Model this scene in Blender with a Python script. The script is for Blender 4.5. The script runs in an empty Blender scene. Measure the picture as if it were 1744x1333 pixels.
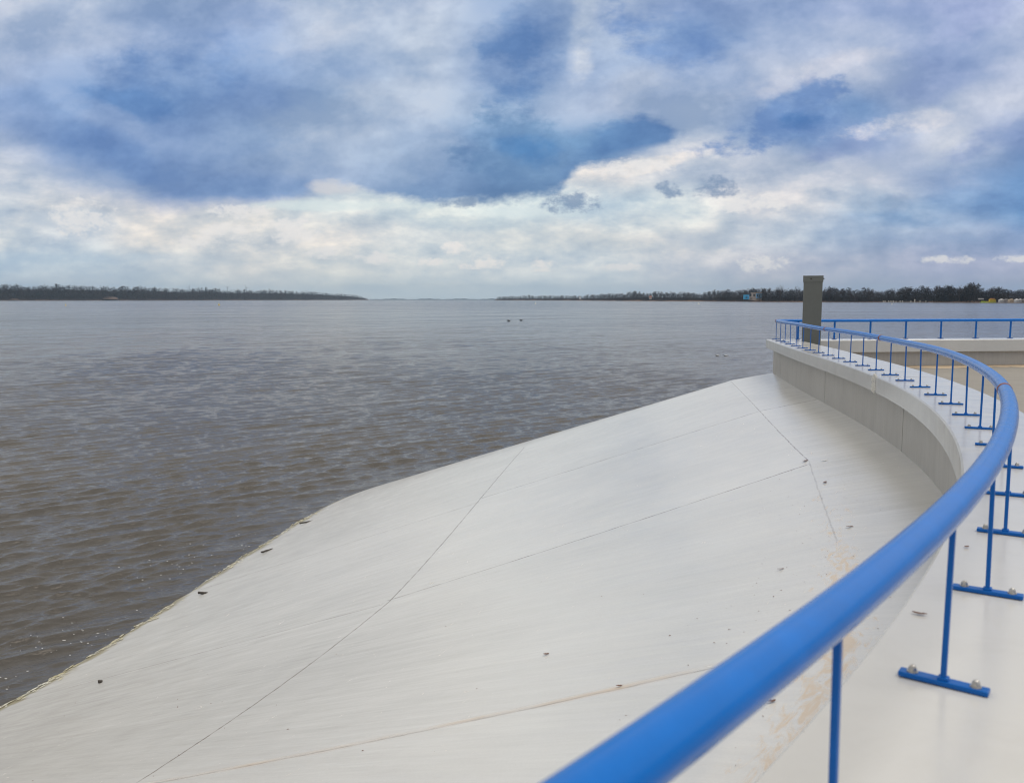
import bpy, bmesh, math, random
import numpy as np
from mathutils import Vector, Matrix, noise as mnoise
random.seed(7); rng = np.random.default_rng(7)
scene = bpy.context.scene
PI = math.pi

# ------------------------------------------------------------------ camera
F = 1500.0; CX, CY, HY = 872.0, 666.5, 510.0
PITCH = math.atan2(CY - HY, F)
CAMZ = 0.95
cam_d = bpy.data.cameras.new("camera"); cam = bpy.data.objects.new("camera", cam_d)
scene.collection.objects.link(cam); scene.camera = cam
cam_d.sensor_width = 36.0; cam_d.lens = 36.0 * F / 1744.0
cam_d.clip_start = 0.05; cam_d.clip_end = 90000.0
cam.location = (0, 0, CAMZ); cam.rotation_euler = (PI/2 - PITCH, 0, 0)
cam_d.dof.use_dof = True; cam_d.dof.focus_distance = 9.0; cam_d.dof.aperture_fstop = 4.2
scene.cycles.filter_width = 1.1; scene.cycles.max_bounces = 6; scene.cycles.diffuse_bounces = 3; scene.cycles.glossy_bounces = 3

# ------------------------------------------------------------------ node helper
class NT:
    def __init__(s, tree): s.t = tree; s.n = tree.nodes; s.l = tree.links; s.n.clear()
    def new(s, typ, **kw):
        nd = s.n.new(typ)
        for k, v in kw.items(): setattr(nd, k, v)
        return nd
    def put(s, sock, v):
        if isinstance(v, bpy.types.NodeSocket): s.l.new(v, sock)
        elif v is not None:
            if hasattr(sock.default_value, '__len__') and not hasattr(v, '__len__'): v = [v]*len(sock.default_value)
            if hasattr(v, '__len__') and len(sock.default_value) == 4 and len(v) == 3: v = (*v, 1)
            sock.default_value = v
    def m(s, op, a, b=None, c=None, clamp=False):
        nd = s.new('ShaderNodeMath', operation=op, use_clamp=clamp)
        s.put(nd.inputs[0], a)
        if b is not None: s.put(nd.inputs[1], b)
        if c is not None: s.put(nd.inputs[2], c)
        return nd.outputs[0]
    def vm(s, op, a, b=None, c=None):
        nd = s.new('ShaderNodeVectorMath', operation=op)
        s.put(nd.inputs[0], a)
        if b is not None: s.put(nd.inputs[1], b)
        if c is not None: s.put(nd.inputs[2], c)
        return nd.outputs['Value'] if op in ('DOT_PRODUCT', 'LENGTH') else nd.outputs[0]
    def mr(s, v, a, b, c=0.0, d=1.0, smooth=False):
        nd = s.new('ShaderNodeMapRange', interpolation_type='SMOOTHSTEP' if smooth else 'LINEAR', clamp=True)
        for i, q in enumerate((v, a, b, c, d)): s.put(nd.inputs[i], q)
        return nd.outputs[0]
    def noise(s, vec, scale=1.0, detail=4.0, rough=0.5, dist=0.0, color=False, lac=2.0):
        nd = s.new('ShaderNodeTexNoise'); nd.inputs['Scale'].default_value = scale
        s.put(nd.inputs['Vector'], vec)
        nd.inputs['Detail'].default_value = detail; nd.inputs['Roughness'].default_value = rough
        nd.inputs['Distortion'].default_value = dist; nd.inputs['Lacunarity'].default_value = lac
        return nd.outputs['Color' if color else 'Fac']
    def xyz(s, x, y, z=0.0):
        nd = s.new('ShaderNodeCombineXYZ')
        for i, q in enumerate((x, y, z)): s.put(nd.inputs[i], q)
        return nd.outputs[0]
    def sep(s, v):
        nd = s.new('ShaderNodeSeparateXYZ'); s.put(nd.inputs[0], v); return nd.outputs
    def mix(s, f, a, b, blend='MIX'):
        nd = s.new('ShaderNodeMix', data_type='RGBA', blend_type=blend)
        s.put(nd.inputs[0], f); s.put(nd.inputs[6], a); s.put(nd.inputs[7], b); return nd.outputs[2]
    def ramp(s, v, stops, interp='LINEAR'):
        nd = s.new('ShaderNodeValToRGB'); cr = nd.color_ramp; cr.interpolation = interp
        while len(cr.elements) < len(stops): cr.elements.new(0.5)
        for e, (p, c) in zip(cr.elements, stops):
            e.position = p; e.color = (*c, 1) if hasattr(c, '__len__') else (c, c, c, 1)
        s.put(nd.inputs[0], v); return nd.outputs[0]
    def bump(s, h, strength=0.3, dist=0.01, normal=None):
        nd = s.new('ShaderNodeBump'); nd.inputs['Strength'].default_value = strength
        nd.inputs['Distance'].default_value = dist; s.put(nd.inputs['Height'], h)
        if normal is not None: s.l.new(normal, nd.inputs['Normal'])
        return nd.outputs[0]

def lin(c):
    return tuple(((v/255)/12.92 if v/255 <= 0.04045 else ((v/255+0.055)/1.055)**2.4) for v in c)

# ------------------------------------------------------------------ world
world = bpy.data.worlds.new("World"); scene.world = world; world.use_nodes = True
SUN_EL, SUN_AZ = math.radians(68), math.radians(100)      # azimuth from +Y towards +X
N = NT(world.node_tree)
tc = N.new('ShaderNodeTexCoord')
d = N.sep(N.vm('NORMALIZE', tc.outputs['Generated']))
yy = N.m('MAXIMUM', N.m('ABSOLUTE', d[1]), 0.40)
gx = N.m('DIVIDE', d[0], yy); gz = N.m('DIVIDE', d[2], yy)      # slopes of the direction: across / up
def zg(py):
    Y = (CY-py)/F; return (-math.sin(PITCH)+Y*math.cos(PITCH))/(math.cos(PITCH)+Y*math.sin(PITCH))
def xg(px): return (px-CX)/F
# domain warp
P0 = N.xyz(gx, N.m('MULTIPLY', gz, 1.7), 0.0)
wc = N.noise(P0, 4.2, 5.0, 0.62, color=True)
ws = N.sep(N.vm('SUBTRACT', wc, (0.5, 0.5, 0.5)))
fadeh = N.mr(gz, 0.0, 0.09, 0.25, 1.0)
wx = N.m('ADD', gx, N.m('MULTIPLY', ws[0], N.m('MULTIPLY', fadeh, 0.13)))
wz = N.m('ADD', gz, N.m('MULTIPLY', ws[1], N.m('MULTIPLY', fadeh, 0.07)))
cols = [0,145,290,436,581,727,872,1017,1163,1308,1453,1599,1744]
XL, XR = xg(-60), xg(1804)
facx = N.m('DIVIDE', N.m('SUBTRACT', wx, XL), XR-XL)
deck = {
 -120:[(200,206,220)]*13,
 0:[(205,212,228),(200,210,228),(158,178,210),(160,178,212),(195,207,225),(185,198,220),(135,162,203),(185,198,220),(135,158,203),(160,178,215),(165,180,218),(148,163,210),(180,190,220)],
 60:[(195,205,225),(185,198,222),(145,168,208),(140,165,208),(185,200,222),(185,200,220),(122,152,198),(170,188,215),(110,145,197),(165,182,215),(190,200,225),(152,170,212),(185,195,222)],
 120:[(172,188,217),(140,164,206),(115,147,197),(115,147,198),(150,175,210),(180,196,218),(132,160,203),(145,168,205),(150,172,210),(195,203,222),(200,205,222),(157,172,212),(190,198,222)],
 180:[(130,158,206),(105,140,195),(95,135,190),(122,152,200),(165,187,214),(170,188,214),(135,165,202),(165,182,212),(190,200,218),(108,142,195),(98,138,192),(190,198,218),(200,205,222)],
 240:[(150,172,212),(110,143,197),(120,150,200),(150,175,210),(160,182,212),(145,170,205),(85,135,188),(80,130,183),(175,190,212),(100,140,196),(125,150,200),(218,220,228),(142,162,207)],
 300:[(150,172,212),(120,150,200),(125,155,202),(128,156,202),(150,172,206),(130,160,200),(88,132,180),(92,138,188),(172,186,212),(192,199,216),(195,200,218),(160,178,212),(105,146,198)],
 355:[(150,172,212),(130,158,204),(115,146,198),(122,152,200),(142,166,204),(120,152,194),(95,130,172),(110,148,192),(180,195,215),(215,218,225),(170,190,215),(140,170,210),(110,155,205)]}
low = {
 240:[(208,214,226),(200,208,224),(200,208,222),(200,208,222),(222,222,224),(225,222,222),(228,228,228),(222,222,226),(215,218,226),(205,212,222),(200,208,222),(165,182,212),(112,152,202)],
 300:[(200,208,222),(196,206,222),(200,208,222),(205,211,222),(215,218,224),(225,224,224),(226,229,230),(226,224,224),(190,200,216),(200,206,220),(200,206,220),(160,178,212),(108,150,202)],
 350:[(200,210,222),(230,227,226),(226,224,224),(226,225,223),(212,222,227),(224,233,233),(218,231,234),(203,218,228),(220,229,232),(220,220,225),(170,190,215),(140,170,210),(108,154,206)],
 400:[(215,222,228),(203,213,225),(230,227,224),(222,223,224),(234,231,228),(213,221,226),(220,225,226),(216,220,222),(221,222,224),(193,204,219),(168,187,214),(158,177,209),(148,169,209)],
 450:[(193,211,228),(200,215,228),(212,220,227),(222,224,225),(222,226,226),(222,228,230),(217,225,230),(212,221,228),(207,212,222),(197,200,215),(180,188,210),(172,180,210),(170,178,208)],
 508:[(200,212,226),(205,216,228),(210,222,230),(215,224,230),(218,228,232),(216,228,234),(213,226,234),(208,220,230),(200,210,222),(187,195,210),(172,182,205),(162,172,202),(160,170,200)]}
def rows(tab, zsock):
    ks = sorted(tab, reverse=True); out = None; prev = None
    for k in ks:
        q_ = (lambda v: tuple(a+(b-a)*0.35 for a, b in zip(v, (158,178,210)))) if tab is deck and 0 <= k <= 300 else (lambda v: v)
        st = [((xg(c)-XL)/(XR-XL), lin(q_(v))) for c, v in zip(cols, tab[k])]
        r = N.ramp(facx, st, 'EASE')
        out = r if out is None else N.mix(N.mr(zsock, zg(prev), zg(k), 0, 1, smooth=True), out, r)
        prev = k
    return out
cdeck = rows(deck, wz); clow = rows(low, wz)
# lower edge of the dark cloud deck
edge = {-60:245,0:248,60:268,130:305,250:338,350:350,470:344,520:338,545:326,612:326,640:338,760:345,850:340,950:333,985:290,1080:266,1160:238,1260:262,1420:290,1744:300}
emin, emax = zg(352), zg(230)
facs = N.m('DIVIDE', N.m('SUBTRACT', N.m('ADD', gx, N.m('MULTIPLY', ws[0], 0.05)), XL), XR-XL)
ef = N.ramp(facs, [(max(0.0,(xg(k)-XL)/(XR-XL)), (zg(v)-emin)/(emax-emin)) for k, v in edge.items()], 'LINEAR')
edge_z = N.m('MULTIPLY_ADD', ef, emax-emin, emin)
en = N.noise(P0, 11.0, 7.0, 0.68)
ez = N.m('SUBTRACT', N.m('ADD', N.m('ADD', gz, N.m('MULTIPLY', ws[1], 0.03)), N.m('MULTIPLY', N.m('SUBTRACT', en, 0.5), 0.045)), edge_z)
soft = N.m('MAXIMUM', N.mr(gx, xg(1050), xg(1300), 0.006, 0.035), N.mr(gx, xg(200), xg(480), 0.030, 0.007))
mask = N.mr(ez, N.m('MULTIPLY', soft, -1.0), soft, 0, 1, smooth=True)
# bright rim where the deck ends
col = N.mix(mask, clow, cdeck)
# cloud bodies: soft lumps with ragged rims, placed where the deck is thick or torn
bn = N.sep(N.noise(P0, 10.0, 7.0, 0.66, color=True))
b1, b2 = N.m('SUBTRACT', bn[0], 0.5), N.m('SUBTRACT', bn[1], 0.5)
def body(px, py, rx, ry, ang, color, lo, hi, k, amt=2.2, floor=None):
    global col
    ca, sa = math.cos(math.radians(ang)), math.sin(math.radians(ang))
    dx = N.m('SUBTRACT', gx, xg(px)); dz = N.m('SUBTRACT', gz, zg(py))
    u = N.m('DIVIDE', N.m('MULTIPLY_ADD', dz, sa, N.m('MULTIPLY', dx, ca)), rx/F)
    v = N.m('DIVIDE', N.m('MULTIPLY_ADD', dx, -sa, N.m('MULTIPLY', dz, ca)), ry/F)
    g = N.m('SUBTRACT', 1.0, N.m('MULTIPLY_ADD', u, u, N.m('MULTIPLY', v, v)))
    g = N.m('ADD', g, N.m('MULTIPLY', b1 if lo < 0.05 else b2, amt*2))
    if floor is not None: g = N.m('MINIMUM', g, N.m('MULTIPLY', N.m('ADD', v, floor), 3.0))
    col = N.mix(N.m('MULTIPLY', N.mr(g, lo, hi, 0, 1, smooth=True), k), col, lin(color))
body(30, 30, 150, 50, 0, (214,219,231), 0.0, 1.6, 0.6)
body(600, 190, 240, 62, 8, (176,191,214), 0.1, 1.6, 0.85)
body(560, 265, 200, 34, 5, (158,178,208), 0.1, 1.6, 0.75)
body(500, 90, 190, 40, -10, (140,164,204), 0.1, 1.6, 0.5)
body(720, 270, 110, 45, 0, (150,172,204), 0.1, 1.5, 0.7)
body(575, 35, 110, 50, 30, (205,213,228), 0.1, 1.6, 0.6)
body(740, 60, 60, 60, 0, (190,202,220), 0.1, 1.6, 0.5)
body(330, 125, 200, 62, 4, (100,136,190), 0.0, 1.3, 0.85, 2.8)
body(240, 180, 110, 26, -8, (84,126,184), 0.1, 1.2, 0.7, 2.6)
body(430, 60, 140, 50, 30, (135,162,208), 0.0, 1.7, 0.6)
body(180, 190, 150, 24, -25, (150,172,210), 0.0, 1.4, 0.6)
body(215, 262, 210, 36, -20, (112,146,198), 0.0, 1.4, 0.85)
body(430, 322, 190, 26, 0, (112,144,192), 0.1, 1.5, 0.75, floor=0.7)
body(880, 262, 125, 85, 0, (100,137,182), 0.0, 1.0, 0.9, 2.8, floor=0.85)
body(900, 260, 60, 36, 0, (64,120,180), 0.1, 1.4, 0.8)
body(885, 90, 85, 105, 0, (100,138,190), 0.0, 1.3, 0.85, 2.8)
body(1055, 240, 105, 38, 10, (92,134,186), 0.0, 1.0, 0.9, 2.6, floor=0.6)
body(1115, 65, 130, 50, -12, (110,143,196), 0.0, 1.2, 0.85, 2.8)
body(988, 60, 26, 150, -6, (208,216,228), 0.0, 1.6, 0.75, 2.4)
body(1080, 150, 110, 45, 10, (182,194,214), 0.1, 1.6, 0.55)
body(1300, 208, 140, 50, 22, (104,138,192), 0.0, 0.9, 0.9, 2.8)
body(1365, 200, 55, 22, 8, (62,114,178), 0.1, 1.3, 0.8)
body(1420, 255, 80, 20, 10, (130,150,196), 0.0, 1.2, 0.7)
body(1380, 120, 150, 26, 14, (205,209,224), 0.1, 1.4, 0.7)
body(1600, 60, 110, 45, 30, (150,165,208), 0.0, 1.5, 0.7)
body(1545, 208, 150, 24, 8, (222,222,230), 0.1, 1.3, 0.8, 2.8)
body(1560, 150, 110, 34, 24, (156,172,210), 0.0, 1.3, 0.75)
body(1705, 222, 120, 36, 22, (140,160,204), 0.0, 1.2, 0.8)
body(1090, 283, 140, 13, 12, (236,231,228), 0.1, 1.1, 0.9)
body(1700, 325, 190, 42, 0, (104,146,200), 0.0, 1.8, 0.7)
body(1500, 375, 130, 18, -3, (118,158,204), 0.1, 1.6, 0.6)
body(1330, 330, 190, 34, -4, (226,224,228), 0.1, 1.7, 0.55)
# fine cloud texture: high band lumpy, low band streaked
skx = N.m('MULTIPLY_ADD', gz, -0.55, gx)
nh = N.noise(N.xyz(skx, N.m('MULTIPLY', gz, 1.6), 3.1), 7.5, 8.0, 0.66, 0.0)
nl = N.noise(N.xyz(gx, N.m('MULTIPLY', gz, 2.6), 7.7), 20.0, 7.0, 0.66, 0.0)
# relief: the same lumps sampled a little further up, so sunward sides read lighter than undersides
def relief(sx, sz, seed, sc, det, ro, off):
    A_ = N.noise(N.xyz(N.m('MULTIPLY', gx, sx), N.m('MULTIPLY', gz, sz), seed), sc, det, ro)
    B_ = N.noise(N.xyz(N.m('MULTIPLY_ADD', gx, sx, -off*0.5), N.m('MULTIPLY_ADD', gz, sz, off), seed), sc, det, ro)
    return N.m('SUBTRACT', A_, B_)
rel_hi = relief(1.0, 1.5, 5.1, 7.0, 6.0, 0.58, 0.055)
rel_lo = relief(1.0, 1.9, 9.4, 15.0, 5.0, 0.56, 0.028)
nb = N.m('ADD', N.m('MULTIPLY', nh, mask), N.m('MULTIPLY', nl, N.m('SUBTRACT', 1.0, mask)))
rel = N.m('ADD', N.m('MULTIPLY', rel_hi, N.m('MULTIPLY', mask, 1.45)), N.m('MULTIPLY', rel_lo, N.m('MULTIPLY', N.m('SUBTRACT', 1.0, mask), 1.15)))
nb = N.m('ADD', N.m('MULTIPLY', N.m('SUBTRACT', nb, 0.5), N.m('MULTIPLY_ADD', mask, 0.45, 0.75)), rel)
nb = N.m('MULTIPLY', nb, N.m('MULTIPLY', N.mr(gz, 0.004, 0.05, 0.2, 1.0), N.mr(gz, 0.33, 0.55, 1.0, 0.4)))
tint = N.ramp(N.m('ADD', nb, 0.5), [(0.20, (0.66,0.74,0.84)), (0.42, (0.90,0.93,0.965)), (0.50, (1.0,1.0,1.0)), (0.60, (1.14,1.10,1.06)), (0.80, (1.42,1.32,1.20))])
col = N.mix(1.0, col, tint, 'MULTIPLY')
# small fair-weather cumulus low over the horizon and dark scud under the deck
pn = N.noise(N.xyz(gx, N.m('MULTIPLY', gz, 1.5), 1.7), 50.0, 5.0, 0.68)
pn = N.m('SUBTRACT', pn, 0.5)
def blob(px, py, rx, ry, flat=None):
    u = N.m('DIVIDE', N.m('SUBTRACT', gx, xg(px)), rx/F)
    v = N.m('DIVIDE', N.m('SUBTRACT', gz, zg(py)), ry/F)
    r2 = N.m('ADD', N.m('MULTIPLY', u, u), N.m('MULTIPLY', v, v))
    g = N.m('SUBTRACT', 1.0, r2)
    g = N.m('ADD', g, N.m('MULTIPLY', pn, 4.8))
    if flat: g = N.m('MINIMUM', g, N.m('MULTIPLY', N.m('ADD', v, flat), 5.0))
    return g
def puffs(lst, color, soft0, soft1, strength):
    global col
    acc = None
    for b in lst:
        g = blob(*b); acc = g if acc is None else N.m('MAXIMUM', acc, g)
    f = N.m('MULTIPLY', N.mr(acc, soft0, soft1, 0, 1, smooth=True), strength)
    col = N.mix(f, col, color)
body(575, 318, 45, 18, 0, (222,220,222), 0.1, 1.0, 0.75)
body(150, 375, 90, 26, 0, (196,208,222), 0.1, 1.1, 0.6)
body(600, 350, 200, 10, 0, (224,236,236), 0.0, 1.3, 0.7)
body(900, 362, 200, 12, 0, (224,236,238), 0.0, 1.3, 0.7)
body(780, 405, 260, 12, 0, (196,206,216), 0.1, 1.4, 0.5)
body(1250, 410, 200, 16, 0, (188,200,216), 0.1, 1.4, 0.55)
body(80, 440, 260, 14, 0, (186,207,226), 0.1, 1.6, 0.6)
body(1620, 405, 200, 14, 0, (140,164,204), 0.1, 1.5, 0.6)
puffs([(775,425,24,16,.7),(828,450,38,20,.45),(735,447,30,10,.6),(922,455,24,15,.6),(800,455,30,10,.5)], lin((250,245,240)), 0.0, 1.3, 0.95)
puffs([(500,395,55,28),(150,372,60,34),(345,415,42,16),(640,440,42,12),(560,430,40,12),(1290,448,50,16),(1060,455,40,9),(400,395,60,16),(1610,442,60,8),(1720,440,40,8),(420,360,60,14),(1270,345,90,18),(1080,285,80,16)], lin((246,242,239)), 0.0, 1.1, 0.72)
puffs([(968,345,62,19),(785,345,50,12),(1215,318,52,20),(1140,322,32,15)], lin((118,143,178)), 0.0, 1.3, 0.8)
col = N.mix(N.mr(gz, 0.33, 0.55, 0, 1, smooth=True), col, lin((226,221,212)))
cover = N.new('ShaderNodeBackground'); N.l.new(col, cover.inputs[0])
# overhead and behind the camera: plain bright overcast
cover.inputs[1].default_value = 1.0
skyt = N.new('ShaderNodeTexSky', sky_type='NISHITA'); skyt.sun_disc = False
skyt.sun_elevation = SUN_EL; skyt.sun_rotation = SUN_AZ; skyt.air_density = 1.0; skyt.dust_density = 2.0
clear = N.new('ShaderNodeBackground'); N.l.new(skyt.outputs[0], clear.inputs[0]); clear.inputs[1].default_value = 0.10
over = N.new('ShaderNodeMixShader'); over.inputs[0].default_value = 0.93
N.l.new(clear.outputs[0], over.inputs[1]); N.l.new(cover.outputs[0], over.inputs[2])
wo = N.new('ShaderNodeOutputWorld'); N.l.new(over.outputs[0], wo.inputs[0])
world.cycles.sampling_method = 'MANUAL'; world.cycles.sample_map_resolution = 512

# ------------------------------------------------------------------ sun, exposure
sun_d = bpy.data.lights.new("sun", 'SUN'); sun = bpy.data.objects.new("sun", sun_d)
scene.collection.objects.link(sun); sun_d.energy = 1.5; sun_d.angle = math.radians(32); sun_d.color = (1.0, 0.955, 0.90)
sdir = Vector((math.sin(SUN_AZ)*math.cos(SUN_EL), math.cos(SUN_AZ)*math.cos(SUN_EL), math.sin(SUN_EL)))
sun.rotation_euler = sdir.to_track_quat('Z', 'Y').to_euler()
vs = scene.view_settings; vs.view_transform = 'Standard'; vs.look = 'None'; vs.gamma = 1; vs.exposure = 0.0

# ------------------------------------------------------------------ object helpers
def tag(o, label=None, cat=None, group=None, kind=None):
    if label: o['label'] = label
    if cat: o['category'] = cat
    if group: o['group'] = group
    if kind: o['kind'] = kind
    return o
def mesh_obj(name, verts, faces, mat, parent=None, smooth=False, uvs=None):
    me = bpy.data.meshes.new(name)
    if isinstance(verts, np.ndarray): verts = verts.tolist()
    if isinstance(faces, np.ndarray): faces = faces.tolist()
    me.from_pydata(verts, [], faces); me.update()
    if smooth: me.shade_smooth()
    if mat: me.materials.append(mat)
    if uvs is not None:
        uvl = me.uv_layers.new(name='UVMap'); li = np.zeros(len(me.loops), dtype=np.int32)
        me.loops.foreach_get('vertex_index', li); uvl.data.foreach_set('uv', np.asarray(uvs, dtype=np.float32)[li].ravel())
    o = bpy.data.objects.new(name, me); scene.collection.objects.link(o)
    if parent: o.parent = parent
    return o
def bm_obj(name, bm, mat, parent=None, smooth=False):
    me = bpy.data.meshes.new(name); bm.normal_update(); bm.to_mesh(me); bm.free()
    if smooth: me.shade_smooth()
    if mat: me.materials.append(mat)
    o = bpy.data.objects.new(name, me); scene.collection.objects.link(o)
    if parent: o.parent = parent
    return o
def empty(name, loc=(0,0,0), rz=0):
    o = bpy.data.objects.new(name, None); scene.collection.objects.link(o)
    o.location = loc; o.rotation_euler = (0,0,rz); o.empty_display_size = 0.2; return o
def add_box(bm, c, size, rz=0.0, bevel=0.0):
    r = bmesh.ops.create_cube(bm, size=1.0)
    M = Matrix.Translation(c) @ Matrix.Rotation(rz, 4, 'Z') @ Matrix.Diagonal((*size, 1))
    bmesh.ops.transform(bm, matrix=M, verts=r['verts'])
    if bevel > 0:
        es = list({e for v in r['verts'] for e in v.link_edges})
        bmesh.ops.bevel(bm, geom=es, offset=bevel, segments=2, affect='EDGES', profile=0.6)
def add_cyl(bm, c, r1, r2, h, seg=16):
    r = bmesh.ops.create_cone(bm, cap_ends=True, segments=seg, radius1=r1, radius2=r2, depth=h)
    bmesh.ops.translate(bm, vec=Vector(c)+Vector((0,0,h/2)), verts=r['verts'])
def add_ball(bm, c, r, sz=1.0, seg=12):
    q = bmesh.ops.create_uvsphere(bm, u_segments=seg, v_segments=8, radius=r)
    bmesh.ops.transform(bm, matrix=Matrix.Translation(c) @ Matrix.Diagonal((1,1,sz,1)), verts=q['verts'])
def dup(o, parent=None):
    c = o.copy(); scene.collection.objects.link(c)
    if parent: c.parent = parent
    for ch in list(o.children): dup(ch, c)
    return c
def mat(name, base=(0.5,0.5,0.5), rough=0.5, spec=0.5, metal=0.0):
    m = bpy.data.materials.new(name); m.use_nodes = True; n = NT(m.node_tree)
    out = n.new('ShaderNodeOutputMaterial'); b = n.new('ShaderNodeBsdfPrincipled')
    n.l.new(b.outputs[0], out.inputs[0])
    b.inputs['Base Color'].default_value = (*base, 1); b.inputs['Roughness'].default_value = rough
    b.inputs['Specular IOR Level'].default_value = spec; b.inputs['Metallic'].default_value = metal
    return m, n, b
def pos(n): return n.new('ShaderNodeNewGeometry').outputs['Position']

# ------------------------------------------------------------------ plan geometry: the curved wall line
ds = 0.02
S = np.arange(-16.0, 23.27, ds)
KAP = np.interp(S, [-16, 0, 6, 12, 18], [0.03, 0.045, 0.054, 0.035, -0.006])
i0 = int(round(16.0/ds)); TH = np.zeros_like(S); TH[i0] = 0.79
for i in range(i0+1, len(S)): TH[i] = TH[i-1] - KAP[i-1]*ds
for i in range(i0-1, -1, -1): TH[i] = TH[i+1] + KAP[i]*ds
PX = np.zeros_like(S); PY = np.zeros_like(S); PX[i0], PY[i0] = -1.124, -0.443
for i in range(i0+1, len(S)): PX[i] = PX[i-1]+math.sin(TH[i-1])*ds; PY[i] = PY[i-1]+math.cos(TH[i-1])*ds
for i in range(i0-1, -1, -1): PX[i] = PX[i+1]-math.sin(TH[i])*ds; PY[i] = PY[i+1]-math.cos(TH[i])*ds
SEND = S[-1]
def cp(s): return np.interp(s, S, PX), np.interp(s, S, PY), np.interp(s, S, TH)
def co(s, u, z=0.0):          # point at arc length s, offset u towards the water
    x, y, t = cp(s); return Vector((x - u*math.cos(t), y + u*math.sin(t), z))
CORN = Vector((PX[-1], PY[-1], 0)); TEND = TH[-1]
FD = Vector((1, 0.12, 0)).normalized(); FN = Vector((-FD.y, FD.x, 0))       # far wall direction / water side normal
def fp(a, v, z=0.0): q = CORN + FD*a + FN*v; return Vector((q.x, q.y, z))
def at(px, y, z): return Vector((y*(px-CX)/1508.0, y, z))
ZS0, ZJ, ZW, ZPL = -0.80, -1.02, -4.75, -0.66
SLOPE = 0.345
def slope_z(u):
    if u <= 1.02: return ZS0 + (u-0.05)/(0.97)*(ZJ-ZS0)
    return ZJ - (u-1.02)*SLOPE
U_WATER = 1.02 + (ZJ-ZW)/SLOPE

# ------------------------------------------------------------------ materials
def concrete(name, base, rough, tone=0.10, streak=None, spec=0.5, bumps=0.25):
    m, n, b = mat(name, base, rough, spec)
    p = pos(n)
    a = n.noise(p, 1.1, 6, 0.6); c = n.noise(p, 22, 5, 0.65); e = n.noise(p, 160, 3, 0.6)
    f = n.m('ADD', n.m('MULTIPLY', n.m('SUBTRACT', a, 0.5), 1.5), n.m('MULTIPLY', n.m('SUBTRACT', c, 0.5), 0.5))
    if streak:                          # vertical run marks: fine along the wall, long in z
        s = n.noise(n.vm('MULTIPLY', p, (9.0, 9.0, 0.7)), 1.6, 5, 0.6)
        f = n.m('ADD', f, n.m('MULTIPLY', n.m('SUBTRACT', s, 0.5), streak))
    f = n.m('MULTIPLY_ADD', f, tone, 1.0)
    colr = n.vm('SCALE', base); colr.node.inputs['Scale'].default_value = 1.0; n.put(colr.node.inputs['Scale'], f)
    n.l.new(colr, b.inputs['Base Color'])
    n.put(b.inputs['Roughness'], n.m('MULTIPLY_ADD', n.m('SUBTRACT', n.noise(p, 3.5, 4, 0.6), 0.5), 0.25, rough))
    n.l.new(n.bump(n.m('ADD', n.m('MULTIPLY', c, 0.6), n.m('MULTIPLY', e, 0.25)), bumps, 0.004), b.inputs['Normal'])
    return m, n, b
M_cap, n_, b_ = concrete('coated_concrete', (0.60,0.595,0.575), 0.20, 0.07, bumps=0.06)
p_ = pos(n_); src = b_.inputs['Base Color'].links[0].from_socket      # faint grime blotches and grit on the coating
gr_ = n_.mr(n_.noise(p_, 2.6, 7, 0.7, 0.4), 0.50, 0.75, 0.0, 0.22)
vv = n_.new('ShaderNodeTexVoronoi'); vv.inputs['Scale'].default_value = 11.0; n_.l.new(p_, vv.inputs['Vector'])
gt_ = n_.m('MULTIPLY', n_.m('LESS_THAN', vv.outputs['Distance'], 0.045), n_.m('LESS_THAN', n_.sep(vv.outputs['Color'])[0], 0.14))
n_.l.new(n_.mix(n_.m('MULTIPLY', gt_, 0.55), n_.mix(gr_, src, (0.42,0.40,0.37)), (0.20,0.16,0.13)), b_.inputs['Base Color'])
M_wall, _, _ = concrete('wall_concrete', (0.48,0.465,0.435), 0.5, 0.16, streak=2.0, bumps=0.3)
M_patch, _, _ = concrete('rough_repair_concrete', (0.62,0.61,0.57), 0.9, 0.35, bumps=1.0)
M_gap, _, _ = mat('joint_sealant', (0.06,0.055,0.05), 0.9)
M_pill, _, _ = concrete('pillar_paint', (0.135,0.142,0.130), 0.5, 0.45, bumps=0.3)
M_plaza, n, b = concrete('plaza_concrete', (0.275,0.258,0.232), 0.75, 0.25, bumps=0.4)

# slope: uv = (u from wall, s along wall) in metres
M_slope, n, b = mat('slope_concrete', (0.6,0.6,0.59), 0.4, 0.7)
uv = n.new('ShaderNodeUVMap').outputs[0]; q = n.sep(uv); U, V = q[0], q[1]
p = pos(n)
wob = n.m('MULTIPLY', n.m('SUBTRACT', n.noise(uv, 3.0, 4, 0.6), 0.5), 0.05)
wob2 = n.m('MULTIPLY', n.m('SUBTRACT', n.noise(uv, 0.35, 2, 0.5), 0.5), 0.25)
def line(coord, at_, w, off=wob):
    return n.m('SUBTRACT', 1.0, n.mr(n.m('ABSOLUTE', n.m('SUBTRACT', n.m('ADD', coord, off), at_)), w*0.35, w, 0, 1))
def near(coord, at_, w): return n.m('SUBTRACT', 1.0, n.mr(n.m('ABSOLUTE', n.m('SUBTRACT', coord, at_)), 0.0, w, 0, 1, smooth=True))
Vb = n.m('ADD', V, n.m('MULTIPLY', n.m('SUBTRACT', U, 1.0), 0.26))       # joint B runs slightly skew
Vc = n.m('ADD', V, n.m('MULTIPLY', n.m('SUBTRACT', U, 1.0), 0.34))
left = n.m('GREATER_THAN', U, 6.05); right = n.m('SUBTRACT', 1.0, left)
px_ = n.sep(p)
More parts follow.
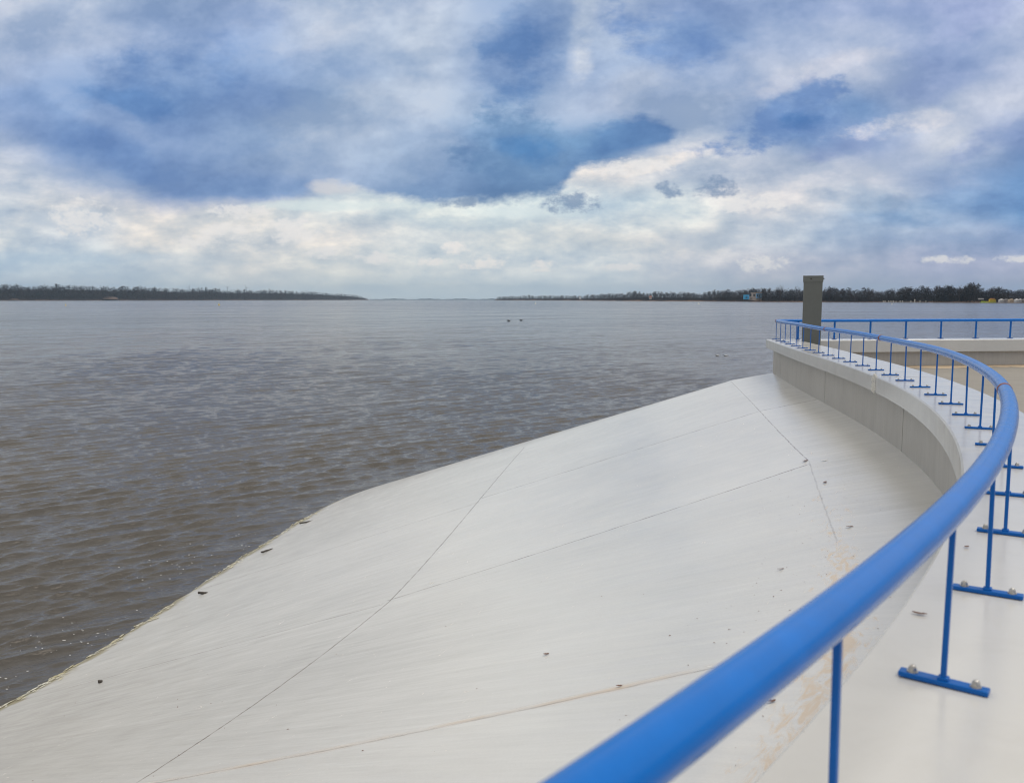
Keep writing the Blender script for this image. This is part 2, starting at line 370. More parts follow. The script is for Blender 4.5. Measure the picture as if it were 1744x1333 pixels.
def seg(a, b_, w):
    """thin line between two points in plan"""
    dx, dy = b_[0]-a[0], b_[1]-a[1]; L = math.hypot(dx, dy); dx /= L; dy /= L
    ox = n.m('SUBTRACT', px_[0], a[0]); oy = n.m('SUBTRACT', px_[1], a[1])
    t = n.m('MULTIPLY_ADD', ox, dx, n.m('MULTIPLY', oy, dy)); e = n.m('ADD', n.m('MULTIPLY_ADD', ox, -dy, n.m('MULTIPLY', oy, dx)), n.m('MULTIPLY', wob, 0.6))
    f = n.m('SUBTRACT', 1.0, n.mr(n.m('ABSOLUTE', e), w*0.35, w, 0, 1))
    return n.m('MULTIPLY', f, n.m('MULTIPLY', n.m('GREATER_THAN', t, 0.0), n.m('LESS_THAN', t, L))), e
c_ = lambda s_, u_: tuple(co(s_, u_))[:2]
j1a, _ = seg(c_(23.2, 1.02), c_(12.5, 1.02), 0.011); j1b, _ = seg(c_(12.5, 1.02), c_(8.6, 0.96), 0.011)
j1 = n.m('MAXIMUM', j1a, n.m('MULTIPLY', j1b, 0.6))
j2a, e2 = seg(c_(SEND-0.1, 6.06), c_(10.95, 5.99), 0.017); j2b, _ = seg(c_(10.95, 5.99), c_(2.6, 4.75), 0.015)
j2 = n.m('MAXIMUM', j2a, j2b)
jA = n.m('ADD', n.m('MULTIPLY', right, line(V, 17.55, 0.03)), n.m('MULTIPLY', n.m('MULTIPLY', left, 0.6), line(V, 17.2, 0.03)))
jB = n.m('MULTIPLY', n.m('ADD', n.m('MULTIPLY', right, line(Vb, 12.35, 0.026)), n.m('MULTIPLY', n.m('MULTIPLY', left, 0.55), line(V, 10.85, 0.026))), n.mr(U, 1.0, 1.1))
jC = n.m('MULTIPLY', line(Vc, 6.0, 0.02), n.m('MULTIPLY', right, n.mr(U, 1.0, 1.1)))
jD = n.m('MULTIPLY', line(V, 22.9, 0.03), 0.0)
broken = n.mr(n.noise(uv, 5.0, 5, 0.7), 0.35, 0.62, 0.22, 1.0)
crack = n.m('MULTIPLY', n.m('MAXIMUM', n.m('MAXIMUM', n.m('MULTIPLY', j1, 0.8), j2), n.m('MAXIMUM', n.m('MULTIPLY', jA, 0.9), n.m('MAXIMUM', n.m('MULTIPLY', jB, 0.9), n.m('MULTIPLY', jC, 0.55)))), broken)
# tone: trowel streaks running up the slope, soft patches, fine grain
st = n.noise(n.vm('MULTIPLY', n.xyz(U, n.m('ADD', V, n.m('MULTIPLY', U, -0.12)), 0), (0.55, 7.0, 1.0)), 1.3, 7, 0.62, 0.3)
st2 = n.noise(n.vm('MULTIPLY', n.xyz(U, V, 4.0), (1.5, 22.0, 1.0)), 1.0, 5, 0.6, 0.2)
pa = n.noise(uv, 0.45, 5, 0.55); gr = n.noise(p, 60, 4, 0.7)
tone = n.m('ADD', n.m('MULTIPLY', n.m('SUBTRACT', st, 0.5), 0.16), n.m('MULTIPLY', n.m('SUBTRACT', pa, 0.5), 0.34))
tone = n.m('ADD', tone, n.m('MULTIPLY', n.m('SUBTRACT', gr, 0.5), 0.14))
pan = n.m('MULTIPLY', n.m('ADD', n.m('MULTIPLY', n.m('LESS_THAN', V, 17.5), 0.5), n.m('SUBTRACT', n.m('MULTIPLY', n.m('GREATER_THAN', Vb, 12.35), 0.8), n.m('MULTIPLY', left, 0.9))), 0.030)
tone = n.m('ADD', tone, pan)
tone = n.m('ADD', n.m('ADD', tone, n.m('MULTIPLY', n.m('SUBTRACT', st2, 0.5), 0.13)), 1.0)
c0 = n.vm('SCALE', (0.635,0.630,0.607)); n.put(c0.node.inputs['Scale'], tone)
# blown sand: near the wall in the foreground, along joints
sn = n.noise(n.vm('MULTIPLY', n.xyz(U, V, 2.0), (11.0, 3.0, 1.0)), 1.3, 8, 0.72, 0.8)
band = n.m('MULTIPLY', near(U, n.mr(V, 4.0, 8.5, 0.62, 0.95), n.mr(V, 4.0, 9.0, 0.42, 0.30)), n.m('MULTIPLY', n.mr(V, 12.5, 7.5, 0.0, 1.0), n.mr(V, 1.0, 3.0, 0.0, 1.0)))
sandf = n.mr(n.m('ADD', n.m('MULTIPLY_ADD', n.m('SUBTRACT', sn, 0.5), 2.0, 0.5), n.m('MULTIPLY', band, 0.40)), 0.78, 1.02, 0, 0.62)
sc = n.m('MULTIPLY', n.m('MULTIPLY', near(n.m('ADD', Vc, n.m('MULTIPLY', n.m('SUBTRACT', n.noise(uv, 1.1, 4, 0.6), 0.5), 0.12)), 6.03, 0.085), n.mr(n.noise(uv, 1.3, 4, 0.6), 0.38, 0.62, 0.05, 0.60)), n.m('MULTIPLY', right, n.mr(U, 1.0, 1.2)))
dust = n.m('MULTIPLY', n.mr(n.noise(uv, 7.0, 6, 0.75), 0.62, 0.72), n.m('MULTIPLY', near(U, 1.0, 0.6), n.mr(V, 13.0, 8.0, 0.0, 0.5)))
sandf = n.m('MAXIMUM', n.m('MAXIMUM', sandf, sc), dust)
c1 = n.mix(sandf, c0, (0.58,0.44,0.30))
# small brown specks of litter dust, bird lime near the water
vo = n.new('ShaderNodeTexVoronoi'); vo.inputs['Scale'].default_value = 3.4; n.l.new(n.vm('ADD', uv, n.vm('SCALE', n.noise(uv, 14, 3, 0.6, color=True))), vo.inputs['Vector'])
vs_ = n.sep(vo.outputs['Color'])
speck = n.m('MULTIPLY', n.m('LESS_THAN', vo.outputs['Distance'], n.mr(vs_[1], 0.0, 1.0, 0.006, 0.022)), n.m('LESS_THAN', vs_[0], n.mr(U, 1.0, 4.0, 0.35, 0.05)))
c2 = n.mix(n.m('MULTIPLY', speck, 0.75), c1, (0.13,0.09,0.06))
vo2 = n.new('ShaderNodeTexVoronoi'); vo2.inputs['Scale'].default_value = 1.6; n.l.new(n.vm('MULTIPLY', uv, (1.0, 1.9, 1.0)), vo2.inputs['Vector'])
lime = n.m('MULTIPLY', n.mr(n.m('ADD', vo2.outputs['Distance'], n.m('MULTIPLY', n.noise(uv, 16, 3, 0.6), 0.13)), 0.10, 0.12, 1, 0), n.m('MULTIPLY', n.m('LESS_THAN', n.sep(vo2.outputs['Color'])[0], 0.20), n.mr(U, 6.0, 8.5)))
c3 = n.mix(n.m('MULTIPLY', lime, 0.45), c2, (0.86,0.86,0.84))
# wet, algae-stained strip by the waterline
wl = n.m('ADD', U, n.m('MULTIPLY', n.m('SUBTRACT', n.noise(uv, 1.6, 5, 0.65), 0.5), 0.7))
wet = n.mr(wl, U_WATER-0.32, U_WATER-0.05, 0, 1, smooth=True)
c4 = n.mix(n.m('MULTIPLY', wet, 0.85), c3, (0.30,0.25,0.10))
c5 = n.mix(crack, c4, (0.20,0.165,0.13))
n.l.new(c5, b.inputs['Base Color'])
rg = n.m('MULTIPLY_ADD', n.m('SUBTRACT', n.noise(uv, 2.2, 5, 0.6), 0.5), 0.22, 0.21)
rg = n.m('ADD', rg, n.m('MULTIPLY', sandf, 0.35)); n.put(b.inputs['Roughness'], rg)
sm_ = n.noise(uv, 2.6, 3, 0.5); st3 = n.noise(n.vm('MULTIPLY', n.xyz(U, V, 0), (0.5, 3.0, 1.0)), 1.3, 3, 0.5)
hb = n.m('ADD', n.m('MULTIPLY', st3, 6.0), n.m('MULTIPLY', gr, 0.12)); hb = n.m('ADD', hb, n.m('MULTIPLY', sm_, 3.0))
hb = n.m('SUBTRACT', hb, n.m('MULTIPLY', crack, 0.45))
n.l.new(n.bump(hb, 0.30, 0.003), b.inputs['Normal'])

def paint(name, base, rough=0.33):
    m, n, b = mat(name, base, rough)
    p = pos(n); a = n.noise(p, 9, 6, 0.65); c = n.noise(p, 120, 3, 0.6)
    cc = n.vm('SCALE', base); n.put(cc.node.inputs['Scale'], n.m('MULTIPLY_ADD', n.m('SUBTRACT', a, 0.5), 0.35, 1.0))
    scuff = n.mr(n.noise(p, 34, 7, 0.75), 0.66, 0.74, 0, 0.35)
    n.l.new(n.mix(scuff, cc, (0.05,0.24,0.60)), b.inputs['Base Color'])
    n.put(b.inputs['Roughness'], n.m('MULTIPLY_ADD', a, 0.25, rough-0.12))
    n.l.new(n.bump(c, 0.05, 0.001), b.inputs['Normal'])
    b.inputs['Specular IOR Level'].default_value = 0.40; b.inputs['Specular Tint'].default_value = (0.75, 0.9, 1.0, 1)
    return m
M_blue = paint('blue_paint', (0.0,0.150,0.56), 0.20)
M_blue2 = paint('blue_post_paint', (0.0,0.11,0.43), 0.36)
M_rust, n, b = mat('rusty_primer', (0.25,0.09,0.06), 0.75)
n.l.new(n.mix(n.noise(pos(n), 60, 4, 0.6), (0.17,0.06,0.045), (0.36,0.15,0.11)), b.inputs['Base Color'])
M_zinc, n, b = mat('zinc', (0.55,0.53,0.49), 0.38, metal=0.85)
n.l.new(n.mix(n.noise(pos(n), 150, 3, 0.6), (0.35,0.33,0.30), (0.68,0.66,0.62)), b.inputs['Base Color'])

# ------------------------------------------------------------------ slope
def build_slope():
    us = [0.02, 0.25, 0.5, 0.75, 0.98, 1.02, 1.06] + list(np.arange(1.4, 15.01, 0.4))
    feet = []          # (point, normal, s)
    for s in np.arange(-15.8, SEND, 0.15):
        x, y, t = cp(s); feet.append((Vector((x,y,0)), Vector((-math.cos(t), math.sin(t), 0)), s))
    a0 = math.atan2(math.sin(TEND), -math.cos(TEND)); a1 = math.atan2(FN.y, FN.x)
    for k in range(25):
        a = a0 + (a1-a0)*k/24; feet.append((CORN.copy(), Vector((math.cos(a), math.sin(a), 0)), SEND + 0.02 + k*0.25))
    for k in range(1, 24):
        feet.append((fp(k*1.0, 0), FN.copy(), SEND + 6 + k))
    V_, UVs = [], []
    for pt, nn, s in feet:
        for u in us:
            P = pt + nn*u
            V_.append((P.x, P.y, slope_z(u))); UVs.append((u, s))
    m = len(us); Fc = []
    for i in range(len(feet)-1):
        for j in range(m-1):
            Fc.append((i*m+j, i*m+j+1, (i+1)*m+j+1, (i+1)*m+j))
    o = mesh_obj('concrete_slope', V_, Fc, M_slope, None, True, UVs)
    o['kind'] = 'structure'
    return o
build_slope()

# plaza
def inner_off(s): return -np.interp(s, [-16, 8, 14, 19, 23.3], [0.47, 0.47, 0.58, 0.62, 0.50])
OUT = 0.21
def hit2d(P, d, Q, e):
    D = d.x*e.y - d.y*e.x; r = Q-P; t = (r.x*e.y - r.y*e.x)/D; return P + d*t
tend = Vector((math.sin(TEND), math.cos(TEND), 0))
FB, FF = 0.20, -0.52           # far cap: water side and plaza side offsets from the rail line
O_c = hit2d(co(SEND, OUT), tend, fp(0, FB), FD); I_c = hit2d(co(SEND, float(inner_off(SEND))), tend, fp(0, FF), FD)
pv = [co(s, float(inner_off(s))+0.12, ZPL) for s in np.arange(-15.5, SEND-0.3, 0.5)]
pv.append(Vector((I_c.x-.05, I_c.y+.1, ZPL)))
far_end = [fp(24, FF+0.1, ZPL), Vector((60, 10, ZPL)), Vector((60,-40, ZPL)), Vector((-20,-40, ZPL))]
pl = mesh_obj('plaza', [tuple(v) for v in pv+far_end], [tuple(range(len(pv)+4))[::-1]], M_plaza); pl['kind'] = 'structure'

# ------------------------------------------------------------------ walls
def strip(name, ring_fn, ss, mat_, parent, uv=False, bev=True):
    """closed section swept along s; ring_fn(s) -> list of points; end caps filled"""
    rings = [ring_fn(s) for s in ss]; m = len(rings[0]); V_ = [tuple(p) for r in rings for p in r]; Fc = []
    for i in range(len(rings)-1):
        for j in range(m): Fc.append((i*m+j, (i+1)*m+j, (i+1)*m+(j+1)%m, i*m+(j+1)%m))
    Fc.append(tuple(range(m))); Fc.append(tuple(range((len(rings)-1)*m, len(rings)*m))[::-1])
    bm = bmesh.new(); vs_ = [bm.verts.new(v) for v in V_]
    for f in Fc: bm.faces.new([vs_[k] for k in f])
    bmesh.ops.recalc_face_normals(bm, faces=bm.faces)
    return bm_obj(name, bm, mat_, parent)
C_ = 0.012
def cap_ring(s):
    io = float(inner_off(s)); t, tb = -0.20, -0.30
    return [co(s, OUT, t), co(s, OUT, -C_), co(s, OUT-C_, 0), co(s, io+C_, 0), co(s, io, -C_), co(s, io, t)]
wall = empty('curved_wall', tuple(co(10, 0, ZPL)))
tag(wall, 'curved pale concrete parapet wall with a broad overhanging cap, carrying the near blue railing', 'wall')
def at_parent(o, par): o.parent = par; o.matrix_parent_inverse = Matrix.Translation(-par.location); return o
SJ = 12.93           # open joint in the cap
def frange(a, b, st): 
    k = max(2, int(math.ceil((b-a)/st))+1); return list(np.linspace(a, b, k))
c1_ = strip('cap', cap_ring, frange(-15.5, SJ-0.011, 0.12), M_cap, None); at_parent(c1_, wall)
def lerp_end(s0):
    base = frange(SJ+0.011, SEND-0.25, 0.12)
    return base
def cap_end_ring():
    t = -0.20; dOI = (I_c-O_c).normalized()
    O, I = O_c, I_c
    return [Vector((O.x,O.y,t)), Vector((O.x,O.y,-C_)), Vector((O.x+dOI.x*C_,O.y+dOI.y*C_,0)), Vector((I.x-dOI.x*C_,I.y-dOI.y*C_,0)), Vector((I.x,I.y,-C_)), Vector((I.x,I.y,t))]
ssl = lerp_end(0)
c2_ = strip('cap', lambda s: cap_end_ring() if s == 'end' else cap_ring(s), ssl+['end'], M_cap, None); at_parent(c2_, wall)
# chipped repair at the cap joint
bm = bmesh.new()
for k in range(34):
    s = SJ + 0.02 + random.random()*0.20; r = 0.012+random.random()*0.022
    zz = -random.random()*0.2
    q = bmesh.ops.create_icosphere(bm, subdivisions=1, radius=r)
    P = co(s, OUT-0.004-r*0.1, zz)
    bmesh.ops.transform(bm, matrix=Matrix.Translation(P) @ Matrix.Rotation(random.random()*3, 4, 'X') @ Matrix.Diagonal((0.8,1.5,1.3,1)), verts=q['verts'])
for k in range(10):
    s = SJ + random.random()*0.08; P = co(s, OUT-0.02-random.random()*0.3, -0.004); r = 0.012
    q = bmesh.ops.create_icosphere(bm, subdivisions=1, radius=r)
    bmesh.ops.transform(bm, matrix=Matrix.Translation(P) @ Matrix.Diagonal((1.2,1.5,0.6,1)), verts=q['verts'])
o = bm_obj('patch', bm, M_patch); at_parent(o, wall); o['label'] = 'rough chipped mortar patch at the cap joint'
# wall body in panels with narrow open joints
def wall_ring(s): return [co(s, 0.05, ZS0-0.3), co(s, 0.05, -0.20), co(s, -0.33, -0.20), co(s, -0.33, ZS0-0.3)]
joints = [-15.5, -12.4, -7.5, -2.6, 2.3, 7.2, 12.1, 17.0, 21.9, SEND-0.03]
for a, b_ in zip(joints[:-1], joints[1:]):
    g = 0.009
    o = strip('wall_panel', wall_ring, frange(a+g, b_-g, 0.12), M_wall, None); at_parent(o, wall)
o = strip('joint_filler', lambda s: [co(s, 0.035, ZS0-0.3), co(s, 0.035, -0.21), co(s, -0.25, -0.21), co(s, -0.25, ZS0-0.3)], frange(-15.4, SEND-0.1, 0.15), M_gap, None); at_parent(o, wall)

fl = strip('joint_filler', lambda s: [co(s, OUT-0.02, -0.19), co(s, OUT-0.02, -0.02), co(s, -0.5, -0.02), co(s, -0.5, -0.19)], [SJ-0.02, SJ+0.02], M_gap, None); at_parent(fl, wall)
# far wall
fw = empty('straight_wall', tuple(fp(6, 0, ZPL)))
tag(fw, 'straight low concrete wall across the far side of the plaza, with a thick pale cap', 'wall')
def far_cap_ring(a):
    t = -0.20
    if a == 'start':
        d_ = (I_c-O_c).normalized(); O, I = O_c+FD*0.0008, I_c+FD*0.0008
        return [Vector((O.x,O.y,t)), Vector((O.x,O.y,-C_)), Vector((O.x+d_.x*C_,O.y+d_.y*C_,0)), Vector((I.x-d_.x*C_,I.y-d_.y*C_,0)), Vector((I.x,I.y,-C_)), Vector((I.x,I.y,-0.285))]
    return [fp(a, FB, t), fp(a, FB, -C_), fp(a, FB-C_, 0), fp(a, FF+C_, 0), fp(a, FF, -C_), fp(a, FF, -0.285)]
o = strip('cap', far_cap_ring, ['start', 1.2, 2, 4, 7.99], M_cap, None); at_parent(o, fw)
o = strip('cap', far_cap_ring, [8.01, 12, 16, 24], M_cap, None); at_parent(o, fw)
o = strip('wall_panel', lambda a: [fp(a, 0.05, ZS0-0.3), fp(a, 0.05, -0.2), fp(a, -0.36, -0.2), fp(a, -0.36, ZS0-0.3)], [0.02, 4, 8, 16, 24], M_wall, None); at_parent(o, fw)
# sand blown against the foot of the far wall
M_sand, n, b = mat('blown_sand', (0.52,0.40,0.27), 0.95)
n.l.new(n.mix(n.noise(pos(n), 8, 6, 0.7), (0.43,0.36,0.28), (0.60,0.45,0.29)), b.inputs['Base Color'])
V_ = []; Fc = []; nA = 120
for i in range(nA+1):
    a = 0.6 + i*0.18; w = 0.42*(0.5+mnoise.noise(Vector((a*0.9, 0, 0)))*0.8+0.5*mnoise.noise(Vector((a*3.1, 4, 0)))) + 0.16; w = max(w, 0.05)
    for j, (v, z) in enumerate([(-0.34, 0.035), (-0.34-w*0.5, 0.02), (-0.36-w, 0.003)]): V_.append(tuple(fp(a, v, ZPL+z)))
for i in range(nA):
    for j in range(2): Fc.append((i*3+j, i*3+j+1, i*3+j+4, i*3+j+3))
o = mesh_obj('sand_drift', V_, Fc, M_sand, None, True); tag(o, 'thin tan sand drift blown along the foot of the straight far wall', 'sand', kind='stuff')

# ------------------------------------------------------------------ railing
RZ = CAMZ - 0.5035; RR = 0.0368
rail_root = empty('railing', tuple(co(12, 0, 0)))
tag(rail_root, 'blue tubular railing on thin posts, following the curved wall cap and the far wall', 'railing')
def tube(name, pts, r, mat_, seg=28, closed_ends=True):
    V_ = []; Fc = []; m = seg; nP = len(pts)
    for i, p in enumerate(pts):
        t = (pts[min(i+1, nP-1)] - pts[max(i-1, 0)]).normalized()
        sd = Vector((-t.y, t.x, 0)).normalized(); up = t.cross(sd)
        if up.z < 0: up = -up
        for k in range(m):
            a = 2*PI*k/m; V_.append(tuple(p + sd*math.cos(a)*r + up*math.sin(a)*r))
    for i in range(nP-1):
        for k in range(m): Fc.append((i*m+k, i*m+(k+1)%m, (i+1)*m+(k+1)%m, (i+1)*m+k))
    if closed_ends: Fc.append(tuple(range(m))[::-1]); Fc.append(tuple(range((nP-1)*m, nP*m)))
    return mesh_obj(name, V_, Fc, mat_, None, True)
RE = SEND - 0.05
def rx_(s): return 0.018*math.exp(-((s-6.0)/1.8)**2)
def rz_(s): return RZ + 0.004*math.sin(s*1.3+.5)
hr = tube('handrail', [co(s, 0.018*math.exp(-((s-6.0)/1.8)**2), rz_(s)) for s in frange(-6.5, RE, 0.06)], RR, M_blue); at_parent(hr, rail_root)
# bend at the corner and far run
bend = []
p0, p1, p2 = co(RE, 0, rz_(RE)), CORN + Vector((0.02, 0.04, RZ)), fp(0.28, 0, RZ)
for k in range(11):
    t = k/10; bend.append(p0*(1-t)**2 + p1*2*t*(1-t) + p2*t*t)
hb_ = tube('handrail', bend + [fp(a, 0, RZ) for a in frange(0.45, 24, 0.6)], RR*0.98, M_blue); at_parent(hb_, rail_root)
for s in (RE-0.02, 17.32, 13.72, 6.62):                # unpainted welds
    w = tube('weld', [co(s+d_, rx_(s), rz_(s)) for d_ in (-0.028, -0.018, 0.0, 0.018, 0.028)], RR+0.0022, M_rust, closed_ends=True)
    at_parent(w, rail_root); w['label'] = 'rusty red weld band round the handrail'
# one post: flat bar, foot bar across the cap, two nuts
def post_meshes():
    bm = bmesh.new(); add_box(bm, Vector((0,0,(RZ-RR*0.6)/2+0.004)), (0.0135, 0.0175, RZ-RR*0.6), 0, 0.004); post = bm
    bp_ = bmesh.new(); add_box(bp_, Vector((0,0,0.0085)), (0.205, 0.036, 0.013), 0, 0.004)
    add_box(bp_, Vector((0,0,0.018)), (0.026, 0.026, 0.010), 0, 0.004)
    bt = bmesh.new(); add_cyl(bt, (0,0,0.0152), 0.0135, 0.0135, 0.0025, 20); add_cyl(bt, (0,0,0.0177), 0.0105, 0.0102, 0.009, 6); add_ball(bt, (0,0,0.0265), 0.0082, 0.9)
    return post, bp_, bt
pm, bpm, btm = post_meshes()
def to_mesh(name, bm, m_, sm=False):
    me = bpy.data.meshes.new(name); bm.normal_update(); bm.to_mesh(me); bm.free(); me.materials.append(m_)
    if sm: me.shade_smooth()
    return me
me_post, me_base, me_bolt = to_mesh('post', pm, M_blue2), to_mesh('base_plate', bpm, M_blue2), to_mesh('bolt', btm, M_zinc)
bm = bmesh.new(); add_box(bm, Vector((0,0,(RZ-RR*0.6)/2+0.004)), (0.0135, 0.045, RZ-RR*0.6), 0, 0.003); me_wide = to_mesh('post', bm, M_blue2)
def add_post(P, rz, me=None):
    po = bpy.data.objects.new('post', me or me_post); scene.collection.objects.link(po)
    po.location = P; po.rotation_euler = (0, 0, rz); at_parent(po, rail_root)
    po.location = P; po.rotation_euler = (random.gauss(0, .006), random.gauss(0, .008), rz)
    ba = bpy.data.objects.new('base_plate', me_base); scene.collection.objects.link(ba); ba.parent = po
    for sx in (-1, 1):
        bo = bpy.data.objects.new('bolt', me_bolt); scene.collection.objects.link(bo); bo.parent = po
        bo.location = (sx*0.070+random.uniform(-.003,.003), random.uniform(-.002,.002), 0); bo.rotation_euler = (0,0,random.random()*3)
    return po
for k in range(-9, 26):
    s = 3.40 + 0.829*k - 0.00144*k*abs(k) + (-0.04 if k < 2 else 0) - (0.04 if k < 0 else 0)
    x, y, t = cp(s); add_post(co(s, 0, 0.0), -float(t) + random.uniform(-.02,.02))
for k in range(15):
    add_post(fp(0.55+0.915*k, 0, 0.0), math.atan2(FD.y, FD.x) - PI/2, me_wide)

# ------------------------------------------------------------------ pillar
pil = empty('pillar', (6.83, 20.13, ZPL), -0.31); tag(pil, 'square grey-green pillar with a capped top, standing in the corner behind the curved wall', 'pillar')
PT = CAMZ + (510-471)/1500*19.95
bm = bmesh.new(); add_box(bm, Vector((0,0,(PT-ZPL-0.12)/2)), (0.405, 0.38, PT-ZPL-0.12), 0, 0.008); sh = bm_obj('shaft', bm, M_pill, pil)
bm = bmesh.new(); add_box(bm, Vector((0,0,PT-ZPL-0.065)), (0.432, 0.405, 0.13), 0, 0.006); cpb = bm_obj('top_band', bm, M_pill, pil)
bm = bmesh.new(); add_box(bm, Vector((0,0,PT-ZPL+0.006)), (0.438, 0.411, 0.016), 0, 0.004); lidp = bm_obj('lid', bm, M_pill, pil)
for (x, y) in ((-0.045, -0.2035), (0.225, -0.10)):
    bm = bmesh.new(); add_ball(bm, (x, y, PT-ZPL-0.055), 0.016); bm_obj('bolt', bm, M_gap, pil)

# ------------------------------------------------------------------ litter
M_leaf, n, b = mat('dry_leaf', (0.13,0.055,0.03), 0.8)
n.l.new(n.mix(n.noise(pos(n), 90, 3, 0.6), (0.09,0.04,0.025), (0.20,0.09,0.05)), b.inputs['Base Color'])
M_twig, _, _ = mat('wet_wood', (0.05,0.042,0.035), 0.6)
M_white, _, _ = mat('white_chip', (0.72,0.72,0.70), 0.6)
def leaf(P, ln, wd, rz, m_, label, curl=0.25, name='leaf', tilt=0.0, cat='leaf'):
    V_ = []; Fc = []; n_ = 9
    for i in range(n_):
        t = i/(n_-1); w = wd*math.sin(PI*min(1, t*0.93+0.05))**0.8*(1+0.25*random.uniform(-1,1)); x = (t-.5)*ln
        h = curl*wd*(1-math.cos((t-.5)*2.4)) + 0.003
        V_ += [(x, -w/2, h+curl*w*0.6), (x, 0, h), (x, w/2, h+curl*w*0.5*random.random())]
    for i in range(n_-1):
        a = i*3; Fc += [(a,a+1,a+4,a+3),(a+1,a+2,a+5,a+4)]
    o = mesh_obj(name, V_, Fc, m_, None, True); o.location = P; o.rotation_euler = (0, tilt, rz)
    md = o.modifiers.new('thickness', 'SOLIDIFY'); md.thickness = 0.0012
    tag(o, label, cat); return o
leaf((1.235, 2.585, 0.001), 0.043, 0.017, -0.5, M_leaf, 'curled dry brown leaf lying on the wall cap beside the nearest full post')
leaf((1.75, 3.31, 0.001), 0.022, 0.016, 0.4, M_leaf, 'tiny dark leaf scrap on the wall cap, farther along than the curled leaf')
def on_slope(s, u, dz=0.002): q = co(s, u); return Vector((q.x, q.y, slope_z(u)+dz))
leaf(on_slope(12.35, 0.86, .004), 0.09, 0.035, 0.1, M_white, 'small white chip lying where the joints meet below the curved wall', 0.1, 'chip', cat='chip')
leaf(on_slope(12.55, 1.06, .004), 0.10, 0.04, 0.7, M_leaf, 'brown leaf caught in the joint crossing left of the white chip')
leaf(on_slope(11.1, 0.98, .004), 0.08, 0.035, 0.9, M_leaf, 'curled brown leaf on the ring joint just below the white chip')
leaf(on_slope(6.76, 2.86, .004), 0.045, 0.03, 0.3, M_leaf, 'lone reddish leaf in the middle of the open slope')
leaf(on_slope(5.2, 0.95, .004), 0.05, 0.022, 0.4, M_leaf, 'dark leaf under the nearest stretch of handrail, on the sandy edge of the slope')
leaf(on_slope(9.0, 0.86, .004), 0.07, 0.025, 0.2, M_leaf, 'thin brown leaf among the sand streaks at the ring joint')
leaf(on_slope(8.0, 1.35, .004), 0.06, 0.022, 0.2, M_leaf, 'small brown leaf left of the sand streaks behind the handrail')
leaf(on_slope(5.72, 1.95, .004), 0.04, 0.018, 0.2, M_leaf, 'small grey leaf just below the sandy joint near the handrail')
def twig(s, u, ln, r, rz, label):
    bm = bmesh.new(); P = on_slope(s, u, r*0.8); pr = None
    k = 7; pts = [Vector(((i/(k-1)-.5)*ln, random.uniform(-.08,.08)*ln*0.5, random.uniform(0,.02)*ln)) for i in range(k)]
    bm.free(); o = tube('driftwood', pts, r, M_twig, 8); o.location = P; o.rotation_euler = (0, 0.0, rz)
    # taper
    tag(o, label, 'driftwood'); return o
twig(21.85, 11.35, 0.36, 0.020, 0.75, 'dark driftwood stick at the corner of the waterline beyond the others')
twig(19.28, 11.15, 0.30, 0.020, 0.95, 'dark angled driftwood stick halfway down the waterline')
twig(16.6, 11.2, 0.18, 0.026, -0.15, 'short dark stub of driftwood just above the foam, below the angled stick')
twig(10.5, 10.05, 0.05, 0.022, 0.0, 'tiny dark pebble-like stub of wood low on the slope, nearest the lower left')
# loose crumbs of litter along the ring joint and in the sand: nobody could count them
V_ = []; Fc = []
for k in range(260):
    s = random.choice([random.uniform(2, 12.5), random.gauss(7.5, 2.2)]); u = abs(random.gauss(1.0, 0.42)) if random.random() < .75 else random.uniform(1, 10)
    if u > 10 or u < 0.1: continue
    P = on_slope(s, u, 0.003); L = random.uniform(0.0015, 0.0065)*(1+0.5*u**0.5*random.random()); a = random.random()*6.3; w = L*random.uniform(.25,.6)
    dx, dy = math.cos(a)*L, math.sin(a)*L; ex, ey = -math.sin(a)*w, math.cos(a)*w; b0 = len(V_)
    V_ += [(P.x-dx, P.y-dy, P.z), (P.x+ex, P.y+ey, P.z+w*.6), (P.x+dx, P.y+dy, P.z+.001), (P.x-ex, P.y-ey, P.z+w*.3), (P.x, P.y, P.z+w)]
    Fc += [(b0,b0+1,b0+4),(b0+1,b0+2,b0+4),(b0+2,b0+3,b0+4),(b0+3,b0,b0+4)]
o = mesh_obj('litter', V_, Fc, M_leaf); tag(o, 'scattered brown crumbs of leaf and bark on the slope', 'litter', kind='stuff')

# ------------------------------------------------------------------ water
M_water, n, b = mat('lake_water', (0.105,0.088,0.072), 0.12)
b.inputs['IOR'].default_value = 1.33
p = pos(n); q = n.sep(p)
rad = n.vm('LENGTH', n.xyz(q[0], q[1], 0))
ROT = -0.70
pr = n.new('ShaderNodeVectorRotate', rotation_type='Z_AXIS'); pr.inputs['Angle'].default_value = ROT; n.l.new(p, pr.inputs['Vector']); pr = pr.outputs[0]
r1 = n.noise(n.vm('MULTIPLY', pr, (1.0, 2.2, 1.0)), 4.5, 5, 0.55, 0.3)
r2 = n.noise(n.vm('MULTIPLY', pr, (0.45, 1.0, 1.0)), 0.16, 7, 0.52, 0.3)
r3 = n.noise(n.vm('MULTIPLY', pr, (0.6, 1.0, 1.0)), 0.03, 5, 0.55, 0.3)
r4 = n.noise(n.vm('MULTIPLY', pr, (0.7, 1.0, 1.0)), 0.004, 5, 0.6, 0.3)
h = n.m('ADD', n.m('MULTIPLY', r1, n.mr(rad, 15, 60, 0.030, 0.055)), n.m('MULTIPLY', r2, n.mr(rad, 20, 120, 0.12, 0.85)))
h = n.m('ADD', h, n.m('MULTIPLY', r3, n.mr(rad, 60, 300, 0.0, 5.0)))
h = n.m('ADD', h, n.m('MULTIPLY', r4, n.mr(rad, 400, 1800, 0.0, 32.0)))
n.l.new(n.bump(h, 1.0, 1.0), b.inputs['Normal'])
